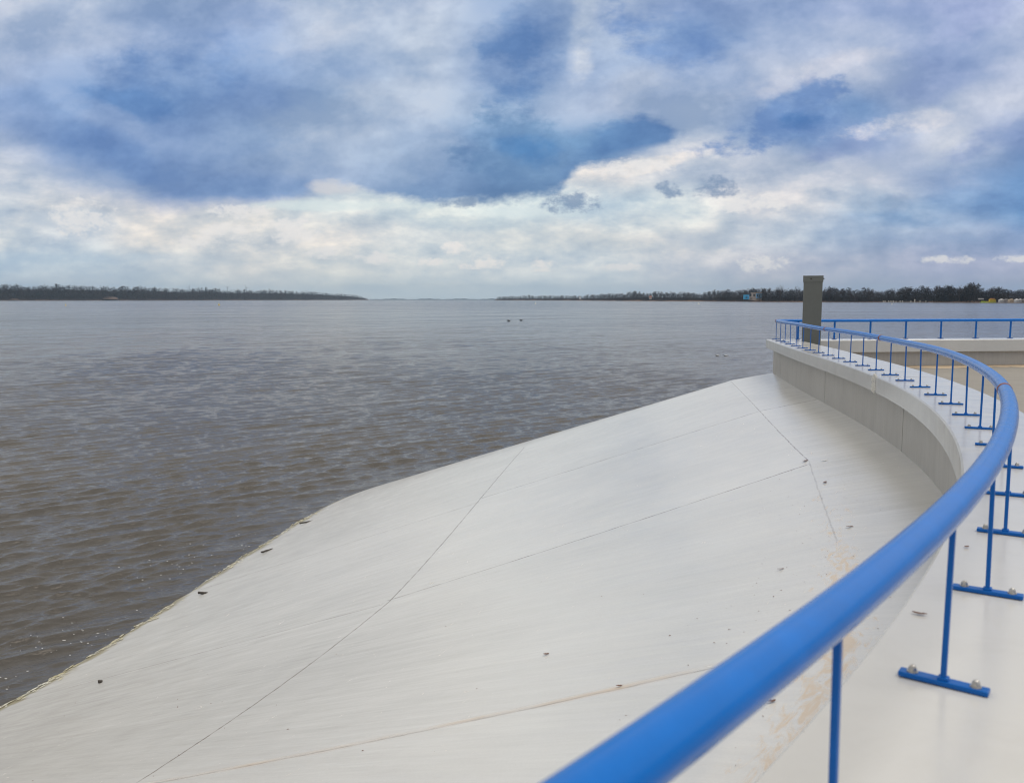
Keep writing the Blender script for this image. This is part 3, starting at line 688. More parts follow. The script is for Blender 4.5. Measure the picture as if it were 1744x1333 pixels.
n.put(b.inputs['Roughness'], n.mr(rad, 15, 800, 0.08, 0.16)); b.inputs['IOR'].default_value = 1.42; b.inputs['Specular Tint'].default_value = (1.0, 0.91, 0.81, 1)
pat = n.noise(n.vm('MULTIPLY', pr, (0.5, 1.0, 1.0)), 0.05, 4, 0.6)
n.l.new(n.mix(n.mr(pat, 0.35, 0.65), (0.056,0.053,0.050), (0.080,0.074,0.067)), b.inputs['Base Color'])
def build_water():
    NA, r0, r1_, q_ = 800, 8.5, 300.0, 1.0026
    A0, A1 = math.radians(-40), math.radians(40)
    NR = int(math.log(r1_/r0)/math.log(q_))
    ang = np.linspace(A0, A1, NA); rr = r0*q_**np.arange(NR)
    R, A = np.meshgrid(rr, ang, indexing='ij'); X = R*np.sin(A); Y = R*np.cos(A); Z = np.zeros_like(X); DX = np.zeros_like(X); DY = np.zeros_like(X)
    g = np.random.default_rng(3)
    wind = math.radians(-50)
    for lam0, cnt, amp in ((2.4, 8, 0.0040), (1.4, 14, 0.0050), (0.86, 26, 0.0042), (0.54, 28, 0.0037), (0.34, 26, 0.0027), (0.21, 22, 0.0014)):
        for k in range(cnt):
            lam = lam0*math.exp(g.normal()*0.20); th = wind + g.normal()*(0.20 if lam0 > 0.8 else 0.32)
            kk = 2*PI/lam; a = amp*math.exp(g.normal()*0.3); ph = g.random()*2*PI
            arg = kk*(X*math.cos(th)+Y*math.sin(th)) + ph
            # fade components finer than the grid
            fade = np.clip((lam/(R*(q_-1))-2.5)/3.0, 0, 1)
            s_ = np.sin(arg); c_ = np.cos(arg)
            Z += a*fade*c_; DX -= a*0.45*fade*math.cos(th)*s_; DY -= a*0.45*fade*math.sin(th)*s_
    # gusts: patches with higher and lower waves
    gust = 1.0 + 0.30*np.sin(X*0.11+Y*0.05+1.0)*np.sin(Y*0.083-X*0.04) + 0.22*np.sin(X*0.31-Y*0.17+2)*np.sin(Y*0.23+0.4)
    ef = np.clip(np.minimum((A-A0)/0.06, (A1-A)/0.06), 0, 1)*np.clip((r1_-R)/120.0, 0, 1)*gust
    nrow = int((rr < 60).sum()); cx_ = PX[::40]; cy_ = PY[::40]; dmin = np.full((nrow, NA), 1e9)
    for a_, b_ in zip(cx_, cy_): dmin = np.minimum(dmin, (X[:nrow]-a_)**2+(Y[:nrow]-b_)**2)
    ef[:nrow] *= np.clip(0.30+(np.sqrt(dmin)-U_WATER)/3.0, 0.25, 1)
    Z = 0.065*np.tanh(Z/0.065)
    X = X+DX*ef; Y = Y+DY*ef; Z = Z*ef + ZW
    V_ = np.stack([X.ravel(), Y.ravel(), Z.ravel()], 1)
    i, j = np.meshgrid(np.arange(NR-1), np.arange(NA-1), indexing='ij'); b0 = (i*NA+j).ravel()
    Fc = np.stack([b0, b0+1, b0+NA+1, b0+NA], 1)[:, ::-1]
    # coarse remainder: front far fan, and everything to the sides and behind
    EV = []; EF = []; base = len(V_)
    ra = [rr[-1], 600, 1200, 3000, 8000, 14000, 21900]
    na = 40; aa = np.linspace(A0, A1, na)
    for r in ra:
        for a in aa: EV.append((r*math.sin(a), r*math.cos(a), ZW))
    for k in range(len(ra)-1):
        for j in range(na-1): c = base+k*na+j; EF.append((c, c+na, c+na+1, c+1))
    base2 = base+len(EV); rb = [0.0, r0, 30, 80, 330, 1200, 8000, 21900]; ab = np.linspace(A1, A0+2*PI, 60)
    for r in rb:
        for a in ab: EV.append((r*math.sin(a), r*math.cos(a), ZW))
    for k in range(len(rb)-1):
        for j in range(59): c = base2+k*60+j; EF.append((c, c+60, c+61, c+1))
    base3 = base+len(EV); EV.append((0,0,ZW))
    for a in aa: EV.append((rr[0]*math.sin(a), rr[0]*math.cos(a), ZW))
    for j in range(na-1): EF.append((base3, base3+1+j, base3+2+j))
    EV = np.array(EV); allV = np.concatenate([V_, EV])
    me = bpy.data.meshes.new('water'); nf = len(Fc); tri = [f for f in EF if len(f) == 3]; qd = np.array([f for f in EF if len(f) == 4])
    quads = np.concatenate([Fc, qd[:, ::-1]]); loops = np.concatenate([quads.ravel(), np.array(tri)[:, ::-1].ravel()])
    starts = np.concatenate([np.arange(len(quads))*4, len(quads)*4+np.arange(len(tri))*3])
    me.vertices.add(len(allV)); me.vertices.foreach_set('co', allV.astype(np.float32).ravel())
    me.loops.add(len(loops)); me.loops.foreach_set('vertex_index', loops.astype(np.int32))
    me.polygons.add(len(starts)); me.polygons.foreach_set('loop_start', starts.astype(np.int32))
    me.update(calc_edges=True); me.shade_smooth(); me.materials.append(M_water)
    # faces up
    nz = np.zeros(len(starts)*3, dtype=np.float32); me.polygons.foreach_get('normal', nz)
    print('water up fraction', float((nz.reshape(-1,3)[:,2] > 0).mean()))
    o = bpy.data.objects.new('water', me); scene.collection.objects.link(o); o['kind'] = 'structure'
build_water()

# foam and washed-up reed scum along the waterline, floating flecks
M_foam, n, b = mat('foam', (0.70,0.69,0.60), 0.8)
n.l.new(n.mix(n.mr(n.noise(pos(n), 2.2, 5, 0.7), 0.35, 0.6), (0.72,0.71,0.64), (0.50,0.45,0.27)), b.inputs['Base Color'])
def patches(name, items, mat_, label):
    V_ = []; Fc = []
    for (P, r, el, rz, tz) in items:
        b0 = len(V_); k = 7; V_.append((P.x, P.y, P.z+r*0.25))
        for i in range(k):
            a = 2*PI*i/k; q = r*random.uniform(.6, 1.25); x, y = math.cos(a)*q*el, math.sin(a)*q
            X_ = x*math.cos(rz)-y*math.sin(rz); Y_ = x*math.sin(rz)+y*math.cos(rz)
            V_.append((P.x+X_, P.y+Y_, P.z+tz(X_, Y_)))
        for i in range(k): Fc.append((b0, b0+1+i, b0+1+(i+1)%k))
    o = mesh_obj(name, V_, Fc, mat_, None, True); tag(o, label, 'foam', kind='stuff'); return o
items = []
for k in range(4200):
    s = random.uniform(-2, SEND-0.1); x, y, t = cp(s)
    dens = 0.25+1.1*mnoise.noise(Vector((s*0.55, 1, 0)))+0.5*mnoise.noise(Vector((s*2.1, 5, 0)))
    if random.random() > max(0.03, dens): continue
    wob_ = 0.20*mnoise.noise(Vector((s*1.1, 0, 0)))+0.10*mnoise.noise(Vector((s*4, 0, 3)))
    u = U_WATER + wob_ - abs(random.gauss(0, 0.15))*(0.35+1.5*max(0.0, dens)) + 0.03
    n2 = Vector((-math.cos(t), math.sin(t)))
    items.append((on_slope(s, u, 0.012), random.uniform(.008,.03), random.uniform(1.0,2.2), PI/2-t, lambda X_, Y_, n2=n2: -(X_*n2.x+Y_*n2.y)*SLOPE))
patches('foam_line', items, M_foam, 'yellowish white foam and scum line along the edge of the water on the slope')
M_fleck, _, _ = mat('foam_fleck', (0.8,0.8,0.8), 0.7)
items = []
for k in range(190):
    s = random.uniform(-3, SEND); d_ = abs(random.gauss(0, 1.0)); 
    if random.random() < 0.5: s = random.choice([7.5, 10.5, 14, 19])+random.gauss(0, 0.7)
    if s > SEND: continue
    P = co(s, U_WATER+0.15+d_, ZW+0.055); items.append((P, random.uniform(.003,.011), random.uniform(1,3), random.uniform(-.3,.3), lambda X_, Y_: 0.0))
patches('foam_flecks', items, M_fleck, 'white foam flecks floating on the dark water near the slope')

# ------------------------------------------------------------------ birds and buoys on the water
M_dark, _, _ = mat('dark_plumage', (0.02,0.02,0.022), 0.7)
M_lightp, _, _ = mat('white_plumage', (0.75,0.75,0.72), 0.7)
M_brownp, _, _ = mat('brown_plumage', (0.16,0.14,0.12), 0.7)
def bird(P, L, rz, body_m, label, low=False, rear=None, group=None):
    bm = bmesh.new(); R_ = [(-.55,.10,.02),(-.42,.05,.07),(-.2,.015,.15),(0,0,.185),(.2,.0,.17),(.34,.03,.11),(.42,.09,.075),(.46,.18,.058),(.50,.26,.062),(.56,.29,.066),(.63,.28,.045),(.70,.265,.022),(.78,.26,.012)]
    if low: R_ = [(a, b*0.55+0.01, c*0.72) for a, b, c in R_]
    rings = []
    for (x, z, r) in R_:
        rings.append([bm.verts.new((x*L, math.cos(a)*r*L*0.95, (z+math.sin(a)*r*0.75)*L)) for a in [2*PI*i/10 for i in range(10)]])
    for A_, B_ in zip(rings[:-1], rings[1:]):
        for i in range(10): bm.faces.new((A_[i], A_[(i+1)%10], B_[(i+1)%10], B_[i]))
    bm.faces.new(rings[0]); bm.faces.new(rings[-1][::-1]); bmesh.ops.recalc_face_normals(bm, faces=bm.faces)
    root = empty('bird', P, rz); tag(root, label, 'bird', group)
    bm_obj('body', bm, body_m, root, True)
    for sy in (-1, 1):
        w = bmesh.new(); add_ball(w, (0,0,0), 0.5*L, 0.18); bmesh.ops.transform(w, matrix=Matrix.Translation((-.12*L, sy*.125*L, .07*L)) @ Matrix.Rotation(sy*1.2, 4, 'X') @ Matrix.Diagonal((.75,.22,.8,1)), verts=w.verts)
        bm_obj('wing', w, rear or body_m, root, True)
    return root
def wat(px, py, dz=0.0):
    zz = (CAMZ-ZW)-dz; y = zz*F*1.0/(py-HY); dd = np.array([(px-CX)/F, math.cos(PITCH)-(py-CY)/F*math.sin(PITCH), -math.sin(PITCH)-(py-CY)/F*math.cos(PITCH)])
    t = -zz/dd[2]; return (float(dd[0]*t), float(dd[1]*t), ZW+dz)
bird(wat(866.5,546.0,.09), 1.15, 0.1, M_dark, 'low black waterbird afloat in mid lake, the left one of the distant pair', True)
bird(wat(887.5,545.2,.09), 1.0, 0.0, M_dark, 'low black waterbird afloat in mid lake, the right one of the distant pair', True)
bird(wat(1221.5,605.5,.02), 0.40, 2.9, M_brownp, 'small greyish duck swimming just left of a black and white one', False, M_lightp)
bird(wat(1236,606,.02), 0.46, 2.9, M_dark, 'small black and white duck swimming near the wall corner', False, M_lightp)
M_yel, _, _ = mat('buoy_yellow', (0.75,0.55,0.06), 0.5); M_bw, _, _ = mat('buoy_white', (0.80,0.78,0.66), 0.5)
def buoy(px, py, r, m_, label):
    P = wat(px, py); root = empty('buoy', P); tag(root, label, 'buoy')
    bm = bmesh.new(); add_cyl(bm, (0,0,-0.3*r), r, r*0.9, r*0.9, 14); add_cyl(bm, (0,0,0.6*r), r*0.55, r*0.3, r*1.0, 14); bm_obj('float', bm, m_, root)
    bm = bmesh.new(); add_cyl(bm, (0,0,1.6*r), r*0.1, r*0.1, r*0.8, 8); add_ball(bm, (0,0,2.5*r), r*0.28); bm_obj('topmark', bm, m_, root)
buoy(373, 520, 0.95, M_yel, 'bright yellow buoy off the left shore, straight out from the wooded hill')
buoy(112, 520.5, 0.7, M_yel, 'faint small yellow buoy close to the left edge of the lake view')
buoy(912, 517.5, 0.9, M_bw, 'pale buoy just right of the lake centre, in front of the low far shore')
buoy(1190, 518, 0.9, M_bw, 'pale buoy in front of the wooded right shore, left of the blue building')
buoy(1519, 518.5, 0.8, M_bw, 'white buoy in front of the row of mooring posts')

# ------------------------------------------------------------------ far shores
M_wood, n, b = mat('winter_wood', (0.03,0.028,0.03), 0.95, 0.1)
n.l.new(n.mix(n.mr(n.noise(pos(n), 0.02, 5, 0.7), 0.35, 0.65), (0.030,0.030,0.040), (0.075,0.060,0.060)), b.inputs['Base Color'])
M_twigs, _, _ = mat('bare_twigs', (0.085,0.072,0.075), 0.95, 0.1)
M_beach, n, b = mat('sand_shore', (0.40,0.30,0.22), 0.95, 0.1)
n.l.new(n.mix(n.noise(pos(n), 0.01, 4, 0.7), (0.07,0.06,0.06), (0.25,0.18,0.15)), b.inputs['Base Color'])
def twig_cloud(V_, Fc, c, rx, rz, cnt, size, rnd, slim=0.35, up=0.6):
    for k in range(cnt):
        while True:
            x, y, z = rnd.uniform(-1,1), rnd.uniform(-1,1), rnd.uniform(-1,1)
            if x*x+y*y+z*z <= 1: break
        P = Vector((c[0]+x*rx, c[1]+y*rx, c[2]+z*rz)); L = size*rnd.uniform(.5,1.3)
        dr = Vector((x+rnd.uniform(-.6,.6), y+rnd.uniform(-.6,.6), abs(z)*0.4+up*rnd.random())).normalized()*L
        sd = dr.cross(Vector((rnd.uniform(-1,1), rnd.uniform(-1,1), rnd.uniform(-1,1)))).normalized()*L*slim*0.5
        b0 = len(V_); V_ += [tuple(P-dr*.5-sd), tuple(P-dr*.5+sd), tuple(P+dr*.5)]; Fc.append((b0, b0+1, b0+2))
def prof(tab, x): return float(np.interp(x, [a for a, _ in tab], [b_ for _, b_ in tab]))
def wood(name, label, xs, depth_fn, top_tab, step_px, dens, zgap, seed, crown):
    """tree belt: each tree a cloud of twig faces with a stem, in two or three ranks"""
    rnd = random.Random(seed); V_ = []; Fc = []
    x = xs[0]
    while x < xs[1]:
        y0 = depth_fn(x); top = prof(top_tab, x); H = ((HY-top)/1508*y0 + CAMZ - ZW)*(1.0+(0.30 if seed == 8 else 0.12)*mnoise.noise(Vector((x*0.045, seed, 0)))+0.12*mnoise.noise(Vector((x*0.2, seed, 7))))
        for rank in range(3):
            y = y0*(1+0.012*rank)+rnd.uniform(-8,8); px = x + rnd.uniform(-step_px, step_px)
            h = H*rnd.uniform(0.70, 1.02) if rank else H*rnd.uniform(0.45, 0.86)
            X = y*(px-CX)/1508; w = crown*rnd.uniform(.7,1.3)
            for lv in range(3):
                cz = ZW + zgap + h*(0.30+0.28*lv); twig_cloud(V_, Fc, (X+rnd.uniform(-.4,.4)*w, y, cz), w*(1.0-0.18*lv), h*0.20, int(dens), h*0.12, rnd, 0.30)
            b0 = len(V_); V_ += [(X-.35, y, ZW+zgap*0.5), (X+.35, y, ZW+zgap*0.5), (X+.1, y, ZW+h*.85)]; Fc.append((b0, b0+1, b0+2))
        x += step_px
    o = mesh_obj(name, V_, Fc, M_wood); tag(o, label, 'wood', kind='stuff'); return o
def bank(name, xs, depth_fn, top_tab, frac, m_, back=1.06, jag=0.0, seed=0):
    """solid land under the trees, rising from the waterline"""
    rnd = random.Random(seed); V_ = []; Fc = []; n_ = int((xs[1]-xs[0])/3)+1
    for i in range(n_):
        x = xs[0]+(xs[1]-xs[0])*i/(n_-1); y = depth_fn(x); top = prof(top_tab, x); H = ((HY-top)/1508*y + CAMZ-ZW)*frac*(1+jag*rnd.uniform(-1,1))
        for (dy, z) in ((0.994, -0.5), (1.0, min(H*0.10, 1.4)), (1.008, min(H*0.14, 2.0)), (1.02, H*0.62), (1.04, H), (back, H*0.9)):
            V_.append((y*dy*(x-CX)/1508, y*dy, ZW+z))
    for i in range(n_-1):
        for j in range(5): a = i*6+j; Fc.append((a, a+6, a+7, a+1))
    o = mesh_obj(name, V_, Fc, m_, None, False); o['kind'] = 'structure'; return o
# land material: sand at the foot, dark scrub above
M_land, n, b = mat('land', (0.04,0.04,0.04), 0.95, 0.1)
zz = n.sep(pos(n))[2]; nn_ = n.noise(pos(n), 0.006, 5, 0.7)
lowm = n.mr(n.m('ADD', zz, n.m('MULTIPLY', nn_, -14.0)), ZW-7.0, ZW-4.5, 1, 0)
dk = n.mix(n.noise(pos(n), 0.02, 5, 0.7), (0.030,0.030,0.040), (0.07,0.057,0.06))
n.l.new(n.mix(lowm, dk, (0.30,0.20,0.15)), b.inputs['Base Color'])
left_top = [(-400,484),(0,487),(60,488),(140,489),(200,491),(240,490),(300,494),(350,492.5),(400,495.5),(450,495.5),(500,497),(560,500),(600,503.5),(618,506.5),(628,509.5)]
right_top = [(842,509.5),(850,505),(862,504),(1000,502.5),(1060,499.5),(1090,497),(1140,498),(1200,498.5),(1230,494.5),(1260,493.5),(1300,492),(1320,493),(1340,495),(1370,494),(1400,493.5),(1440,491.5),(1465,492.5),(1485,495.5),(1500,494.5),(1530,493),(1550,490.5),(1580,489.5),(1620,487.5),(1650,487),(1680,490),(1700,492),(1720,494.5),(1744,495.5),(1800,494),(2100,490)]
dl = lambda x: float(np.interp(x, [-400, 0, 300, 628], [3600, 4300, 5200, 8200]))
dr_ = lambda x: float(np.interp(x, [842, 1060, 1300, 1744, 2100], [6200, 3500, 2150, 1480, 1250]))
bank('hills', (-400, 628), dl, left_top, 0.80, M_land, 1.2, 0.06, 1)
wood('left_shore_wood', 'dark bare wood covering the long hill on the left shore', (-60, 626), dl, [(a, b_-1.8) for a, b_ in left_top], 2.0, 26, 2.0, 5, 19)
bank('right_shore_land', (842, 2100), dr_, right_top, 0.40, M_land, 1.25, 0.05, 2)
wood('right_shore_wood', 'dark bare wood lining the low right shore', (845, 1860), dr_, right_top, 2.2, 46, 1.5, 8, 8.5)
# sand bluff scars on the left hill
for (px, w, py, h, lab) in ((24, 16, 510, 2.4, 'pale sandy scar at the foot of the hill, at the far left'), (188, 26, 508, 4.2, 'wide pale sandy bluff on the left hillside below the trees')):
    y = dl(px)*1.012; V_ = []; Fc = []; n_ = 14
    for i in range(n_):
        t = i/(n_-1); x = px-w/2+w*t; hh = h*math.sin(PI*t)**.6*random.uniform(.7,1.0)
        for (pp, dy) in ((py+h*0.3, 0.978), (py-hh*0.3, 0.986), (py-hh, 0.998)):
            Y_ = y*dy; V_.append((Y_*(x-CX)/1508, Y_, CAMZ+(HY-pp)/1508*Y_))
    for i in range(n_-1):
        for j in range(2): a = i*3+j; Fc.append((a, a+3, a+4, a+1))
    o = mesh_obj('sand_bluff', V_, Fc, M_beach, None, True); tag(o, lab, 'bluff')
# very far shore, middle
M_far, _, _ = mat('far_shore', (0.10,0.12,0.14), 0.95, 0.1)
V_ = []; Fc = []; n_ = 70
for i in range(n_):
    x = 630+215*i/(n_-1); Y_ = 17000.0; t = (510-(508.6+0.5*math.sin(i*.35)+0.3*math.sin(i*1.3)))/1508*Y_
    for (dy, z) in ((0, -1), (0.0, t*0.8), (600, t), (2000, t*.6)): V_.append(((Y_+dy)*(x-CX)/1508, Y_+dy, ZW+z))
for i in range(n_-1):
    for j in range(3): a = i*4+j; Fc.append((a, a+4, a+5, a+1))
o = mesh_obj('far_shore_land', V_, Fc, M_far); o['kind'] = 'structure'

# single bare trees that stand out
def bare_tree(px, top, wpx, label, y_mul=1.0, seed=0, tall=False, group=None):
    rnd = random.Random(seed); fn = dr_ if px > 800 else dl; y = fn(px)*y_mul
    X = y*(px-CX)/1508; H = (HY-top)/1508*y + CAMZ-ZW; z0 = 2.0 if px > 800 else H*0.75; W = wpx/1508*y/2
    root = empty('bare_tree', (X, y, ZW+z0)); tag(root, label, 'tree', group)
    h = H-z0; V_ = []; Fc = []
    def limb(a, b_, r0, r1):
        t = (b_-a).normalized(); sd = t.cross(Vector((0.3,1,0.1))).normalized(); up = t.cross(sd); b0 = len(V_)
        for (P, r) in ((a, r0), (b_, r1)):
            for k in range(5): an = 2*PI*k/5; V_.append(tuple(P+sd*math.cos(an)*r+up*math.sin(an)*r))
        for k in range(5): Fc.append((b0+k, b0+(k+1)%5, b0+5+(k+1)%5, b0+5+k))
    limb(Vector((0,0,-z0*0.3)), Vector((0,0,h*.55)), h*.022+.12, h*.014)
    tips = []
    for k in range(9):
        a = 2*PI*k/9+rnd.random(); st_ = Vector((0,0,h*rnd.uniform(.25,.55))); e = Vector((math.cos(a)*W*rnd.uniform(.4,.85), math.sin(a)*W*.6, h*rnd.uniform(.6,.9)))
        limb(st_, e, h*.011, h*.004); tips.append(e)
        for j in range(3):
            e2 = e+Vector((rnd.uniform(-.3,.3)*W, rnd.uniform(-.3,.3)*W, h*rnd.uniform(.0,.12))); limb(st_.lerp(e, .6), e2, h*.006, h*.002)
    mesh_obj('trunk', V_, Fc, M_twigs, root)
    V2 = []; F2 = []
    twig_cloud(V2, F2, (0,0,h*.66), W, h*.34, 190 if not tall else 120, h*.085, rnd, 0.10 if h < 40 else .12, 1.0)
    twig_cloud(V2, F2, (0,0,h*.55), W*.7, h*.28, 90, h*.085, rnd, 0.14, 1.0)
    mesh_obj('crown', V2, F2, M_twigs, root)
T = [(1328,485,20,'broad round bare tree rising above the wood, between the blue building and the pillar'),
 (1358,486.5,15,'narrower bare tree just left of the pillar, right of the broad round tree'),
 (1232,493,13,'low bare tree left of the blue building, at the step in the tree line'),
 (1412,491,14,'rounded bare tree just right of the pillar'),
 (1594,484.5,15,'spreading bare tree at the left end of the tallest stand on the right shore'),
 (1634,484,12,'bare tree in the tallest stand, left of the thin poplars')]
for k, (px, tp, w, lab) in enumerate(T): bare_tree(px, tp, w, lab, 0.997, 20+k)
for k, px in enumerate((1643, 1651, 1659)): bare_tree(px, (483, 481.5, 482.5)[k], 6, ('first', 'tallest, middle', 'third')[k]+' from the left of the thin poplars above the right shore wood', 1.0, 40+k, True, 'thin poplars on the right shore')
bare_tree(1008, 499.5, 9, 'tiny round tree standing up from the low shore beyond the lake', 1.0, 61)
bare_tree(1032, 500, 7, 'second tiny tree on the low shore, right of the round one', 1.0, 62)
bare_tree(262, 489, 12, 'bushy dark tree clump on the crest of the left hill', 1.02, 63)
bare_tree(8, 484, 8, 'bare tree on the hill crest at the left edge', 1.02, 64)

# water tower and wind turbines on the left hill
M_conc, _, _ = mat('tower_grey', (0.10,0.11,0.13), 0.8); M_tw, _, _ = mat('turbine_grey', (0.36,0.40,0.46), 0.6)
y = dl(97)*1.05; X = y*(97-CX)/1508; H = (HY-483.2)/1508*y+CAMZ-ZW
root = empty('water_tower', (X, y, ZW)); tag(root, 'dark water tower standing on the crest of the left hill', 'tower')
bm = bmesh.new(); add_cyl(bm, (0,0,H*.5), 2.6, 2.0, H*.38, 16); bm_obj('shaft', bm, M_conc, root)
bm = bmesh.new(); add_cyl(bm, (0,0,H-11), 2.2, 7.0, 4.5, 20); add_cyl(bm, (0,0,H-6.5), 7.0, 7.0, 3.5, 20); add_cyl(bm, (0,0,H-3.0), 7.0, 1.0, 2.6, 20); bm_obj('tank', bm, M_conc, root)
for k, (px, ty, lab) in enumerate(((323, 485.5, 'leftmost of the three faint wind turbines beyond the hill'), (388, 485.5, 'middle one of the three faint wind turbines beyond the hill'), (420, 485.5, 'rightmost of the three faint wind turbines beyond the hill'))):
    y = 9500.0; X = y*(px-CX)/1508; H = (HY-ty)/1508*y*0.86
    root = empty('wind_turbine', (X, y, ZW)); tag(root, lab, 'wind turbine', 'wind turbines beyond the left hill')
    bm = bmesh.new(); add_cyl(bm, (0,0,0), 3.6, 2.2, H, 12); bm_obj('tower', bm, M_tw, root)
    bm = bmesh.new(); add_box(bm, Vector((0,0,H+1)), (4, 9, 4), 0, .6); bm_obj('nacelle', bm, M_tw, root)
    for j in range(3):
        a = 2*PI*j/3+0.35+k*.7; L = 36.0; V_ = [(-2.0,-6,0),(2.0,-6,0),(1.6,-6,L*.3),(.3,-6,L),(-.3,-6,L),(-1.6,-6,L*.3),(-1.6,-5,0),(1.6,-5,0),(1.2,-5,L*.3),(.2,-5.6,L),(-.2,-5.6,L),(-1.2,-5,L*.3)]
        Fc = [(0,1,2,5),(5,2,3,4),(11,8,7,6),(10,9,8,11),(0,6,7,1),(1,7,8,2),(2,8,9,3),(3,9,10,4),(4,10,11,5),(5,11,6,0)]
        R_ = Matrix.Translation((0,0,H+1)) @ Matrix.Rotation(a, 4, 'Y'); mesh_obj('blade', [tuple(R_ @ Vector(v)) for v in V_], Fc, M_tw, root)

# buildings on the right shore
def pm_(name, base, rough=0.7): return mat(name, base, rough)[0]
M_cyan = pm_('cyan_cladding', (0.06,0.42,0.75)); M_lcyan = pm_('light_blue_cladding', (0.30,0.58,0.85)); M_beige = pm_('beige_render', (0.50,0.42,0.37)); M_pinkb = pm_('roof_beige', (0.60,0.48,0.40)); M_dwin = pm_('dark_window', (0.03,0.035,0.045), 0.3)
def fbox(name, px0, px1, py0, py1, y, dep, m_, root, base=(0,0,0)):
    x0, x1 = y*(px0-CX)/1508, y*(px1-CX)/1508; z0, z1 = CAMZ+(HY-py1)/1508*y, CAMZ+(HY-py0)/1508*y
    bm = bmesh.new(); add_box(bm, Vector(((x0+x1)/2-base[0], y+dep/2-base[1], (z0+z1)/2-base[2])), (x1-x0, dep, z1-z0), 0, 0.05); return bm_obj(name, bm, m_, root)
y = dr_(1283)*0.975; base = (y*(1283-CX)/1508, y, ZW+1.0); root = empty('lakeside_building', base); tag(root, 'blue and beige building with stepped blocks at the water edge of the right shore', 'building')
fbox('blue_block', 1267.8, 1276, 502, 509.8, y, 12, M_cyan, root, base)
fbox('link_block', 1276.1, 1281.8, 505, 510.8, y+1, 10, M_beige, root, base)
fbox('tower_block', 1281.9, 1287, 499.3, 511.5, y-1, 13, M_beige, root, base)
fbox('glazed_block', 1287.1, 1298.5, 499.6, 508, y, 13, M_lcyan, root, base)
fbox('roof', 1281.2, 1299.2, 498.5, 499.25, y-2, 16, M_pinkb, root, base)
fbox('ground_floor', 1287.1, 1298, 508.1, 512, y+1, 11, M_beige, root, base)
for (a, b_, c, d_) in ((1270,1272.5,505.5,507.5),(1273.6,1275.6,503.2,504.4),(1283,1285.8,501.2,504.5),(1289.2,1291.2,501.5,505),(1292.6,1294,501.5,505.6),(1277.4,1280.6,507.4,508.8)):
    fbox('window', a, b_, c, d_, y-1.6, 0.9, M_dwin if a != 1273.6 else M_lcyan, root, base)
y = dr_(988)*0.99; base = (y*(988-CX)/1508, y, ZW); root = empty('house', base); tag(root, 'tiny white house alone on the low far shore', 'house')
M_wh = pm_('white_render', (0.72,0.74,0.76)); fbox('wall', 986.4, 989.8, 505.2, 509.3, y, 8, M_wh, root, base); fbox('roof', 986.0, 990.2, 504.4, 505.15, y-.5, 9, M_conc, root, base)
y = dr_(1108)*0.992; base = (y*(1108-CX)/1508, y, ZW); root = empty('house', base); tag(root, 'small reddish house by the sandy stretch of the right shore', 'house')
M_red = pm_('brick_red', (0.28,0.12,0.09)); fbox('wall', 1106.2, 1109.8, 506.5, 509.6, y, 8, M_pinkb, root, base)
x0, x1 = y*(1105.6-CX)/1508-base[0], y*(1110.4-CX)/1508-base[0]; z0 = CAMZ+(HY-506.4)/1508*y-base[2]
mesh_obj('roof', [(x0,-1,z0),(x1,-1,z0),(x1,9,z0),(x0,9,z0),(x0,4,z0+5.5),(x1,4,z0+5.5)], [(0,1,5,4),(3,4,5,2),(0,4,3),(1,2,5),(0,3,2,1)], M_red, root)
# yellow slide barge and white pavilions, far right
M_y = pm_('slide_yellow', (0.72,0.55,0.04)); M_yg = pm_('slide_green', (0.45,0.55,0.04)); M_or = pm_('slide_orange', (0.65,0.30,0.08)); M_tent = pm_('tent_white', (0.62,0.60,0.60)); M_tent2 = pm_('tent_beige', (0.62,0.50,0.38))
y = dr_(1685)*0.985; base = (y*(1685-CX)/1508, y, ZW); root = empty('pedal_boat_stand', base); tag(root, 'yellow and green beach kiosk with an orange hut on top at the water edge', 'kiosk')
fbox('deck', 1672, 1697, 514.3, 515.5, y, 6, M_yg, root, base); fbox('counter', 1674, 1680, 512.8, 514.2, y, 5, M_yg, root, base); fbox('counter', 1680.2, 1686, 513.2, 514.2, y, 5, M_y, root, base)
fbox('hut', 1686.5, 1696, 510.0, 514.2, y, 5, M_y, root, base); fbox('hut_roof', 1688, 1694.5, 508.0, 509.9, y, 4, M_or, root, base); fbox('awning', 1686, 1690, 509.0, 509.95, y-1, 3, M_or, root, base)
y = dr_(1672)*0.99; base = (y*(1672-CX)/1508, y, ZW); root = empty('canopy', base); tag(root, 'small white flat canopy on posts left of the yellow kiosk', 'canopy')
fbox('roof', 1668.5, 1675.5, 508.0, 510.0, y, 6, M_tent, root, base); fbox('leg', 1669, 1669.5, 510.05, 515, y, .6, M_conc, root, base); fbox('leg', 1674.6, 1675.1, 510.05, 515, y, .6, M_conc, root, base)
